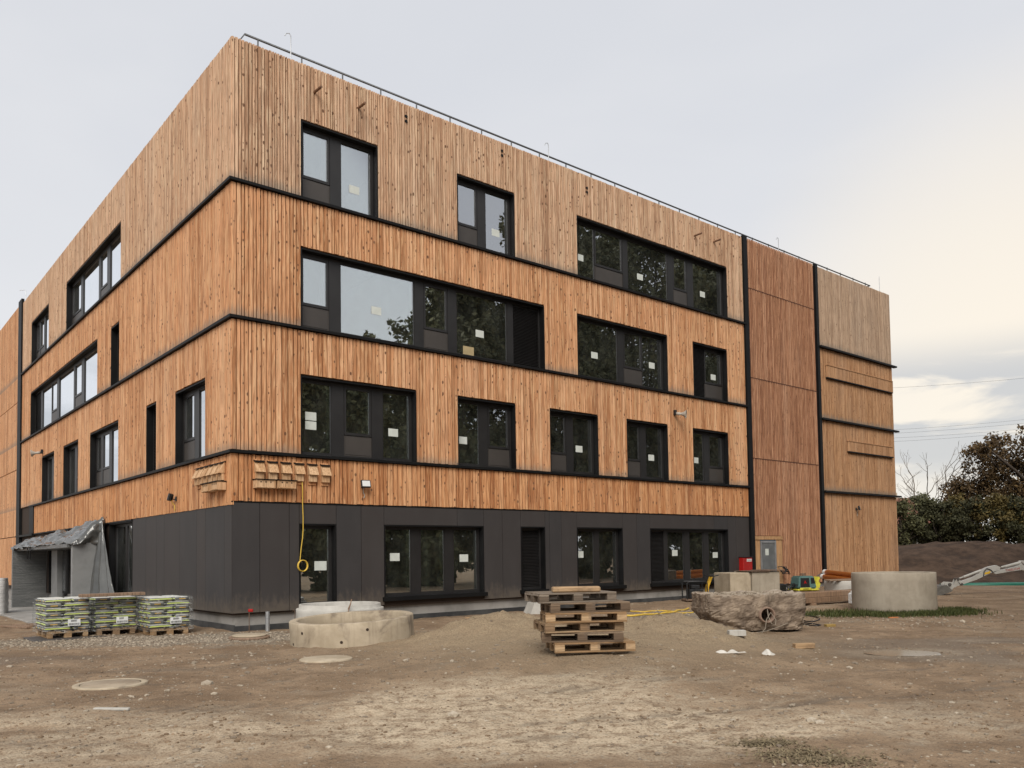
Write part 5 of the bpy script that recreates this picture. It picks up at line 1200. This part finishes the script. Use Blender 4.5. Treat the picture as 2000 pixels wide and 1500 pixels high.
mb = MB(); mb.add([(-.42, -.34, .07), (.40, -.34, .07), (.40, .34, .07), (-.42, .34, .07), (-.36, -.30, .58), (.30, -.30, .58), (.30, .30, .58), (-.36, .30, .58)], [(0, 3, 2, 1), (4, 5, 6, 7), (0, 1, 5, 4), (1, 2, 6, 5), (2, 3, 7, 6), (3, 0, 4, 7)])
bmx = bmesh.new(); tmpm = bpy.data.meshes.new('t'); tmpm.from_pydata(mb.v, [], mb.f); bmx.from_mesh(tmpm); bmesh.ops.bevel(bmx, geom=bmx.edges[:], offset=.05, segments=3, affect='EDGES'); mb = MB(); mb.addbm(bmx, smooth=False); mb.build('hood', M_cg, o)
hm = Matrix.Translation((0, 0, 0))
mb = MB(); mb.add([(-.35, -.343, .14), (.06, -.343, .14), (.05, -.312, .50), (-.31, -.312, .50), (-.35, -.325, .14), (.06, -.325, .14), (.05, -.295, .50), (-.31, -.295, .50)], [(0, 1, 2, 3), (0, 4, 5, 1), (1, 5, 6, 2), (2, 6, 7, 3), (3, 7, 4, 0)]); mb.build('grille', M_blackp, o)
mb = MB(); mb.add([(.13, -.335, .28), (.31, -.332, .28), (.27, -.313, .50), (.13, -.313, .50), (.13, -.31, .28), (.31, -.31, .28), (.27, -.29, .50), (.13, -.29, .50)], [(0, 1, 2, 3), (0, 4, 5, 1), (1, 5, 6, 2), (2, 6, 7, 3), (3, 7, 4, 0)]); mb.build('side_vent', M_blackp, o)
mb = MB(); mb.add([(-.20, -.345, .28), (-.165, -.345, .28), (-.14, -.340, .34), (-.115, -.345, .28), (-.08, -.345, .28), (-.13, -.334, .40), (-.15, -.334, .40)], [(0, 1, 2, 6), (2, 3, 4, 5), (6, 2, 5)]); mb.build('red_emblem', M_redp, o)
mb = MB(); mb.cbox(-.40, .10, -.39, -.35, .03, .12, .01); st = mb.build('name_strip', M_ly, o); mb = MB(); mb.box(-.27, -.03, -.393, -.391, .06, .09); mb.build('print', M_blackp, st)
mb = MB(); mb.prism([(.42, .05), (.62, .10), (.66, .26), (.58, .36), (.66, .50), (.58, .54), (.48, .38), (.44, .22)], -.16, .16); mb.build('handle_mount', M_ly, o)
mb = MB(); mb.tube([(.60, -.1, .48), (.80, -.12, .60), (.98, -.12, .66)], .022, 8); mb.tube([(.60, .1, .48), (.80, .12, .60), (.98, .12, .66)], .022, 8); mb.tube([(.96, -.2, .66), (.96, .2, .66)], .022, 8); mb.build('handle_bar', M_rail, o)
mb = MB(); mb.tube([(-.10, 0, .57), (-.12, 0, .66), (.10, 0, .66), (.08, 0, .57)], .02, 8); mb.cyl((0, 0, .57), (0, 0, .68), .05, n=12); mb.build('lifting_eye', M_rust, o)
# black crates and a heap of dark netting along the tower
p = BM @ Vector((20.9, -.75, 0)); mb = MB(); mb.cbox(-.5, .5, -.2, .2, 0, .30, .02); mb.cbox(-.42, .42, -.14, .14, .302, .33, .01); tag(mb.build('black_crate', M_blackp, None, (p.x, p.y, gz(p.x, p.y)), TH), 'low black plastic tub below the tower door', 'tub')
def heap(px, py, w_, h_, mat, label, name, cat, depth_xy=None):
    p = Vector(depth_xy); mb = MB()
    for k in range(46):
        a = R_.uniform(0, 6.28); pts = []
        q = Vector((R_.gauss(0, w_ * .35), R_.gauss(0, w_ * .2), R_.uniform(.02, h_)))
        for s_ in range(7): pts.append(q.copy()); a += R_.uniform(-.9, .9); q += Vector((math.cos(a) * w_ * .16, math.sin(a) * w_ * .1, R_.uniform(-.08, .08))); q.z = max(.015, min(h_ * max(.1, 1 - (q.x / w_) ** 2), q.z))
        mb.tube(pts, .013, 5)
    tag(mb.build(name, mat, None, (p.x, p.y, gz(p.x, p.y)), TH), label, cat)
hp = BM @ Vector((24.6, -2.7, 0)); heap(0, 0, .9, .38, M_blackp, 'tangled heap of dark hoses before the end wall plinth', 'hose_heap', 'hoses', (hp.x, hp.y, 0))
hp = BM @ Vector((21.9, -.95, 0)); heap(0, 0, .5, .3, M_blackp, 'small tangled heap of dark cable below the tower door', 'cable_heap', 'cable', (hp.x, hp.y, 0))
hp = BM @ Vector((22.3, -.22, 0)); mb = MB()
for k in range(7): mb.tube([Vector((.12 * k / 7 + R_.uniform(-.05, .05), -.02 - .03 * R_.random(), .95 + R_.uniform(-.02, .02))), Vector((R_.uniform(.1, .3), -.1, .88 + R_.uniform(-.1, .1))), Vector((R_.uniform(-.15, .4), -.12, .75 + R_.uniform(-.12, .08))), Vector((R_.uniform(-.3, .3), -.06, .80 + R_.uniform(-.15, .1)))], .016, 6)
mb.tube([(0, .19, .95), (.02, .0, .96), (.1, -.06, .92)], .016, 6)
tag(mb.build('cable_bundle', M_blackp, None, (hp.x, hp.y, .1), TH), 'bundle of dark cables hanging on the unfinished tower door', 'cable')
# ================================================================== excavator: bucket on the ground, stick and boom, carrier beyond the frame
ED = 28.8; e0 = gnd(1838, 1165, .0); ebase = at(1840, 1166, ED)
M_xg = pmat('light_grey_paint', (.36, .35, .32), (.42, .41, .38), 3., .45, .1); M_xd = pmat('dark_steel', (.075, .07, .064), (.12, .11, .10), 5., .5, .2, metal=.3); M_xb = pmat('worn_bucket_steel', (.10, .095, .085), (.16, .15, .135), 4., .55, .25, metal=.2)
ex_ = empty('excavator', (at(2150, 1166, ED).x, ED, gz(21, ED)), 0, 'light grey mini excavator reaching in with its bucket on the ground', 'excavator')
eo = ex_.location
def sil(name, pts, th_, mat, dy=0., parent=ex_):
    mb = MB(); mb.prism([((at(px, py, ED) - eo).x, (at(px, py, ED) - eo).z) for px, py in pts], dy - th_ / 2, dy + th_ / 2); return mb.build(name, mat, parent)
def ept(px, py, dy=0.): q = at(px, py, ED) - eo; return Vector((q.x, dy, q.z))
sil('bucket', [(1812, 1172), (1826, 1163), (1844, 1157), (1852, 1153), (1840, 1142), (1830, 1144), (1816, 1150), (1806, 1160)], .62, M_xb)
for dy in (-.12, .12):
    sil('bucket_ear', [(1841, 1145), (1852, 1155), (1860, 1146), (1856, 1137), (1847, 1136), (1841, 1140)], .04, M_xg, dy)
    sil('link', [(1858, 1146), (1866, 1130), (1871, 1130), (1864, 1147)], .03, M_xg, dy * .7); sil('link', [(1866, 1131), (1869, 1129), (1876, 1139), (1874, 1143)], .03, M_xg, dy * .9)
mb = MB(); mb.cyl(ept(1850, 1141, -.2), ept(1850, 1141, .2), .05, n=12); mb.cyl(ept(1868, 1131, -.14), ept(1868, 1131, .14), .045, n=12); mb.cyl(ept(1875, 1141, -.14), ept(1875, 1141, .14), .045, n=12); mb.build('pin', M_xd, ex_)
stk = sil('stick', [(1858, 1147), (1876, 1142), (1905, 1132), (1937, 1117), (1950, 1113), (1952, 1108), (1944, 1104), (1934, 1106), (1926, 1108), (1915, 1114), (1911, 1120), (1902, 1126), (1875, 1136), (1862, 1140)], .16, M_xg)
mb = MB(); mb.cyl(ept(1869, 1131), ept(1884, 1126), .022, n=10); mb.cyl(ept(1882, 1127), ept(1916, 1114), .042, n=12); mb.build('bucket_cylinder', M_xg, ex_)
M_sign = pmat('warning_yellow', (.62, .38, .03), (.55, .33, .03), 5., .5, .02)
sil('warning_sign', [(1920, 1122), (1921, 1118), (1926, 1117), (1931, 1115), (1932, 1117), (1930, 1120)], .006, M_sign, -.084)
mb = MB(); mb.tube([ept(1918, 1126, -.09), ept(1919, 1116, -.10), ept(1924, 1110, -.10), ept(1932, 1113, -.10), ept(1937, 1118, -.09)], .014, 6); mb.build('hydraulic_hose', M_blackp, ex_)
bm_ = sil('boom', [(1938, 1119), (1942, 1121), (1970, 1116), (1992, 1113), (2004, 1116), (2040, 1128), (2075, 1146), (2090, 1140), (2060, 1118), (2030, 1102), (2003, 1095), (1996, 1095), (1993, 1100), (1985, 1106), (1960, 1112), (1945, 1115)], .20, M_xg)
mb = MB(); mb.cyl(ept(1955, 1108), ept(1975, 1103), .035, n=10); mb.cyl(ept(1962, 1107), ept(1996, 1098), .05, n=12); mb.cyl(ept(1996, 1098, -.14), ept(1996, 1098, .14), .06, n=12); mb.build('arm_cylinder', M_xg, ex_)
a0, a1 = ept(1962, 1114.2, -.103), ept(1987, 1110.4, -.103); dx = (a1 - a0)
tm = Matrix.Translation((a0 + a1) / 2) @ Matrix.Rotation(math.atan2(dx.z, dx.x) * -1, 4, 'Y') @ Matrix.Rotation(math.pi / 2, 4, 'X')
text_mesh('lettering', 'TAKEUCHI', .105, M_redp, bm_, tm)
# carrier: tracks, slewing upper body, cab
for dy in (-.62, .62):
    mb = MB(); n = 10; poly = [(.75 + .24 * math.cos(a), .26 + .24 * math.sin(a)) for a in [-math.pi / 2 + math.pi * k / n for k in range(n + 1)]] + [(-.75 + .24 * math.cos(a), .26 + .24 * math.sin(a)) for a in [math.pi / 2 + math.pi * k / n for k in range(n + 1)]]
    mb.prism([(x + 1.0, z) for x, z in poly], dy - .15, dy + .15); mb.build('track', M_blackp, ex_)
mb = MB(); mb.cbox(.45, 1.75, -.45, .45, .3, .5, .03); mb.cbox(.15, 2.0, -.72, .72, .52, 1.05, .12); mb.cbox(1.1, 2.0, -.70, .70, 1.05, 1.45, .12); mb.prism([(-.9, .45), (.2, .40), (.2, .75), (-.4, .75), (-1.0, .66)], -.14, .14); mb.build('body', M_xg, ex_)
mb = MB(); mb.cbox(.2, 1.2, -.70, .12, 1.05, 2.35, .10); mb.build('cab', M_blackp, ex_); mb = MB(); mb.cbox(.15, 1.25, -.74, .16, 2.352, 2.42, .02); mb.build('cab_roof', M_xg, ex_)

# ================================================================== overhead wires
for i, (y0, y1) in enumerate(((752, 733), (834, 814), (841, 821), (850, 832), (857, 838))):
    D = 95.; a, b_ = at(1700, y0 + (y0 - y1) * .18, D), at(2050, y1 - (y0 - y1) * .2, D * .93); d = (b_ - a)
    pts = [a + d * (k / 12 * 2.6 - .8) + Vector((0, 0, -1.0 * (1 - (2 * k / 12 - 1) ** 2) + .6)) for k in range(13)]
    mb = MB(); mb.tube(pts, .013, 4); tag(mb.build('power_line', M_rail), ['single high overhead wire above the other four against the sky', 'upper wire of the upper close pair of overhead wires', 'lower wire of the upper close pair of overhead wires', 'upper wire of the lower close pair of overhead wires', 'lower wire of the lower close pair of overhead wires'][i], 'power line', 'overhead wires')

# ================================================================== trees
def leaf_mat(name, a, b2, c3, tr=.25):
    m, t, b = newmat(name); r, g, bl = attr(t)[:3]
    cr = N(t, 'ShaderNodeValToRGB'); e = cr.color_ramp.elements; e[0].color = (*a, 1); e[1].color = (*c3, 1); k = e.new(.55); k.color = (*b2, 1); t.links.new(r, cr.inputs[0])
    t.links.new(cr.outputs[0], b.inputs['Base Color']); setc(b, cr.outputs[0], .65, 0, .25)
    return m
M_bark = pmat('bark', (.055, .042, .032), (.09, .07, .055), 6., .9, .4, stretch=(3, 3, .6))
L_aut = leaf_mat('autumn_leaves', (.050, .034, .018), (.095, .060, .026), (.17, .105, .035))
L_grn = leaf_mat('dull_green_leaves', (.055, .058, .030), (.095, .096, .045), (.15, .14, .062))
L_drk = leaf_mat('dark_leaves', (.032, .034, .018), (.058, .058, .028), (.095, .088, .038))
L_och = leaf_mat('ochre_leaves', (.070, .055, .022), (.12, .092, .032), (.20, .145, .042))
def leafq(mb, p, s, rnd, c):
    a = Vector((rnd.gauss(0, 1), rnd.gauss(0, 1), rnd.gauss(0, 1))).normalized(); b_ = a.orthogonal().normalized(); q = rnd.uniform(0, 6.28); d = a.cross(b_); u = b_ * math.cos(q) + d * math.sin(q); v = a.cross(u)
    l = s * rnd.uniform(.7, 1.3); w_ = l * .6
    mb.add([p - u * l, p + v * w_ * .9 - u * l * .1, p + u * l, p - v * w_ - u * l * .05], [(0, 1, 2, 3)], c)
def tree(name, label, pos, H, clumps, leaf, mat, trunk_r=.25, n_leaf=9000, cat='tree', group=None, seed=1, trunk_h=.35, lean=0., shoots=0):
    """clumps: (dx, dy, z, radius) of the crown's leaf masses"""
    rnd = random.Random(seed); o = empty(name, pos, 0, label, cat, group)
    mb = MB(); th_ = H * trunk_h; top = Vector((lean, 0, th_))
    mb.tube([(0, 0, -.3), (lean * .3, 0, th_ * .5), top, top + Vector((lean * .3, 0, H * .2))], [trunk_r * 1.25, trunk_r, trunk_r * .75, trunk_r * .5], 8)
    tips = []
    for (dx, dy, z, r) in clumps:
        c = Vector((dx, dy, z)); st = top + Vector((0, 0, rnd.uniform(-.15, .2) * H * .5)); mid = (st + c) / 2 + Vector((rnd.uniform(-.4, .4), rnd.uniform(-.4, .4), rnd.uniform(-.2, .5)))
        mb.tube([st, mid, c], [trunk_r * .45, trunk_r * .28, trunk_r * .12], 6)
        for k in range(7):
            d = Vector((rnd.gauss(0, 1), rnd.gauss(0, 1), rnd.gauss(0, .8))).normalized() * r * rnd.uniform(.6, 1.05); mb.tube([c, c + d * .5 + Vector((0, 0, .1)), c + d], [trunk_r * .12, trunk_r * .07, trunk_r * .03], 4)
            tips.append((c + d, r * .42))
        tips.append((c, r * .6))
    mb.build('trunk', M_bark, o)
    mb = MB(); tot = sum(t_[1] ** 2 for t_ in tips)
    for (p, r) in tips:
        sh = rnd.random()
        for k in range(int(n_leaf * r * r / tot)):
            d = Vector((rnd.gauss(0, 1), rnd.gauss(0, 1), rnd.gauss(0, .75))); d = d.normalized() * r * (rnd.random() ** .45) * 1.15
            leafq(mb, p + d, leaf, rnd, (min(1, max(0, .25 + .45 * sh * rnd.random() + .35 * rnd.random())), rnd.random(), rnd.random()))
    if mb.v: mb.build('crown', mat, o)
    return o
def gpos(px, D): q = at(px, 1060, D); return Vector((q.x, D, gz(q.x, D) - .1))
def blob(rnd, H, R, n, low=.3):
    out_ = []
    for k in range(n):
        a = rnd.uniform(0, 6.28); t_ = rnd.uniform(low, .93); rr = R * math.sin(math.pi * min(1, (t_ - low) / (1.02 - low) * .85 + .15)) * rnd.uniform(.25, .85)
        out_.append((rr * math.cos(a), rr * math.sin(a) * .8, H * t_, R * rnd.uniform(.28, .42)))
    return out_
# the big dark autumn tree at the right edge: tiers of foliage with gaps
D = 62.
rnd = random.Random(5); base = gpos(2040, D); cl_ = []
for (px, py, r) in ((1862, 1004, 1.0), (1885, 990, 1.2), (1885, 948, .9), (1908, 935, 1.2), (1905, 975, 1.3), (1932, 965, 1.5), (1895, 880, .75), (1920, 882, 1.0), (1950, 888, 1.25), (1945, 920, 1.4), (1978, 865, 1.1), (1992, 850, 1.0), (1985, 905, 1.5), (2020, 880, 1.7), (1975, 950, 1.6), (2015, 940, 1.8), (1940, 1005, 1.6), (1985, 1000, 1.8), (2060, 900, 1.9), (2060, 970, 2.), (2105, 930, 1.9), (2110, 985, 1.9), (1905, 1015, 1.2), (2030, 1020, 1.8), (2150, 960, 1.7)):
    q = at(px, py, D) - base; cl_.append((q.x, rnd.uniform(-2.2, 2.2), q.z, r))
tree('autumn_tree', 'tall dark brown autumn tree with layered branches beyond the soil bank', base, 11., cl_, .115, L_aut, .42, 26000, seed=3, trunk_h=.3)
# hedge bushes at the foot, each of its own
GBU = 'bushes along the soil bank'
for i, (px, D, H, R, mt, lb) in enumerate(((1762, 60, 3.5, 1.9, L_grn, 'dull green bush next to the end of the building'), (1800, 61, 4.0, 1.9, L_grn, 'tall dull green bush under the bare tree'), (1836, 59.5, 3.1, 1.7, L_drk, 'dark bush between the tall green bush and the ochre one'),
        (1870, 60.5, 3.8, 1.7, L_och, 'ochre yellow autumn bush left of the tall autumn tree'), (1912, 58.5, 3.0, 1.9, L_drk, 'dark green bush under the left side of the autumn tree'), (1950, 58, 3.2, 2.0, L_och, 'olive and ochre bush under the middle of the autumn tree'), (1992, 57.5, 3.4, 2.0, L_drk, 'dark bush under the right side of the autumn tree'), (2050, 58, 4.6, 2.6, L_grn, 'broad bush right of the autumn tree trunk'))):
    rnd = random.Random(30 + i); p = gpos(px, D)
    tree('bush', lb, p, H, blob(rnd, H, R, 17, .03), .095, mt, .10, 6500, 'bush', GBU, 50 + i, .12)
# bare tree with fine twigs
rnd = random.Random(8); p = gpos(1818, 68); o = empty('bare_tree', p, 0, 'pale leafless tree with fine twigs behind the green bushes', 'tree'); mb = MB()
def branch(q, d, l, r, depth):
    e = q + d * l; m_ = (q + e) / 2 + Vector((rnd.gauss(0, .05), rnd.gauss(0, .05), rnd.gauss(0, .03))) * l
    mb.tube([q, m_, e], [r, r * .85, r * .65], 6 if depth < 2 else 4)
    if depth >= 6: return
    for k in range(2 if depth else 4):
        nd = (d + Vector((rnd.gauss(0, .42), rnd.gauss(0, .42), rnd.gauss(.06, .25)))).normalized(); branch(e if k or depth else q + d * l * .8, nd, l * rnd.uniform(.66, .86), r * .62, depth + 1)
branch(Vector((0, 0, -.2)), Vector((0, 0, 1)), 2.9, .18, 0)
for k in range(3): branch(Vector((rnd.uniform(-.4, .4), 0, 1.6)), Vector((rnd.uniform(-.7, .7), rnd.uniform(-.3, .3), 1)).normalized(), 2.0, .09, 1)
mb.build('branches', pmat('pale_bark', (.15, .125, .10), (.20, .17, .14), 8., .9, .1), o)
# far house behind the bushes
p = gpos(1752, 84); o = empty('far_house', (p.x - 1.5, 84, 0), .3, 'far house with a reddish roof beside the bare tree', 'house')
mb = MB(); mb.box(-5, 5, -4, 4, -.5, 4.2); mb.build('wall', M_c2, o)
mb = MB(); mb.prism([(-4.6, 4.1), (4.6, 4.1), (0, 6.9)], -5.4, 5.4, m=Matrix.Rotation(math.pi / 2, 4, 'Z')); rf = mb.build('roof', pmat('red_roof_tiles', (.16, .06, .04), (.20, .085, .055), 3., .85, .2), o)
mb = MB(); mb.box(1.2, 1.8, -.3, .3, 5.9, 7.4); mb.build('chimney', M_c1, rf)
for x_ in (-3, 0, 3): mb = MB(); mb.box(x_ - .5, x_ + .5, -4.03, -4.004, 1.2, 2.6); mb.build('window', M_frame, o)
# trees of the street, outside the frame, mirrored by the panes
def bl(u, v): q = BM @ Vector((u, v, 0)); return Vector((q.x, q.y, gz(q.x, q.y) - .1))
GR = 'street trees facing the building'
for i, (u, v, H, R, lb) in enumerate(((11.3, -20.5, 12.4, 3.1, 'low street tree opposite the corner windows'), (16.2, -21.5, 14.2, 3.2, 'medium street tree opposite the long second-floor window'), (22.5, -22.5, 22.0, 5.2, 'tall street tree opposite the middle of the facade'), (31, -22.5, 27.5, 6.6, 'very tall street tree opposite the five-part top window'), (41, -23, 30., 7.6, 'broad very tall street tree beyond the others'), (53, -25, 31., 8., 'last very tall street tree opposite the end wall'))):
    rnd = random.Random(70 + i); tree('street_tree', lb, bl(u, v), H, blob(rnd, H, R, 46, .14), .19, L_grn, .32, 26000 + 4500 * i, 'tree', GR, 80 + i, .28)
for i, (u, v, H, R) in enumerate(((9.6, -21.5, 6.2, 2.2), (14, -20.0, 6.6, 2.6), (19, -20.5, 8., 3.2), (25.5, -20.5, 9., 3.6), (34, -21, 10., 4.4), (46, -23, 11., 5.))):
    rnd = random.Random(170 + i); tree('street_shrub', ['shrub at the near end of the street hedge', 'shrub between the low and the medium street tree', 'shrub between the medium and the tall street tree', 'shrub before the tall street tree', 'shrub before the very tall street tree', 'shrub at the far end of the street hedge'][i], bl(u, v), H, blob(rnd, H, R, 26, .06), .22, L_grn, .12, 18000, 'bush', 'street hedge', 180 + i, .1)

# ================================================================== grass
m, t, b = newmat('grass_blades'); r, g, bl_ = attr(t)[:3]; c = mixc(t, r, (.030, .042, .012), (.085, .090, .028)); t.links.new(c, b.inputs['Base Color']); setc(b, c, .7, 0, .2); M_grass = m
def blades(name, label, spots, n, h, mat, seed, flat=0.):
    rnd = random.Random(seed); mb = MB()
    for k in range(n):
        cx, cy, sx, sy = rnd.choice(spots); x, y = rnd.gauss(cx, sx), rnd.gauss(cy, sy); z = gz(x, y) - .005; a = rnd.uniform(0, 6.28); hh = h * rnd.uniform(.4, 1.15); w_ = .006 + .004 * rnd.random(); ln = rnd.uniform(.1, .6) + flat; u = Vector((math.cos(a), math.sin(a), 0)); v = Vector((-u.y, u.x, 0))
        p = Vector((x, y, z)); q = p + u * hh * ln * .4 + Vector((0, 0, hh * (.6 if not flat else .25))); e = p + u * hh * ln + Vector((0, 0, hh * (1 if not flat else .22)))
        mb.add([p - v * w_, p + v * w_, q + v * w_ * .8, q - v * w_ * .8, e], [(0, 1, 2, 3), (3, 2, 4)], rc())
    return tag(mb.build(name, mat), label, 'grass', kind='stuff')
gx = c3
blades('grass', 'green grass round the foot of the tall concrete ring', [(gx.x - 2.0, gx.y - .9, .8, .4), (gx.x - 1.0, gx.y - 1.5, .7, .28), (gx.x, gx.y - 1.7, .6, .25), (gx.x + .6, gx.y - 1.45, .35, .2), (gx.x + 1.5, gx.y - .5, .25, .3), (gx.x - 1.4, gx.y - 1.1, .5, .3)], 9000, .11, M_grass, 4)
m2, t2, b2_ = newmat('dry_grass'); r, g, bl_ = attr(t2)[:3]; c = mixc(t2, r, (.13, .10, .058), (.22, .175, .105)); t2.links.new(c, b2_.inputs['Base Color']); setc(b2_, c, .8, 0, .2)
q1, q2, q3 = gnd(1500, 1452), gnd(1560, 1478), gnd(1620, 1490)
blades('dry_grass', 'flattened dry grass on the trodden yard', [(q1.x, q1.y, .14, .10), (q2.x, q2.y, .20, .14), (q3.x, q3.y, .2, .12)], 1300, .09, m2, 9, .6)
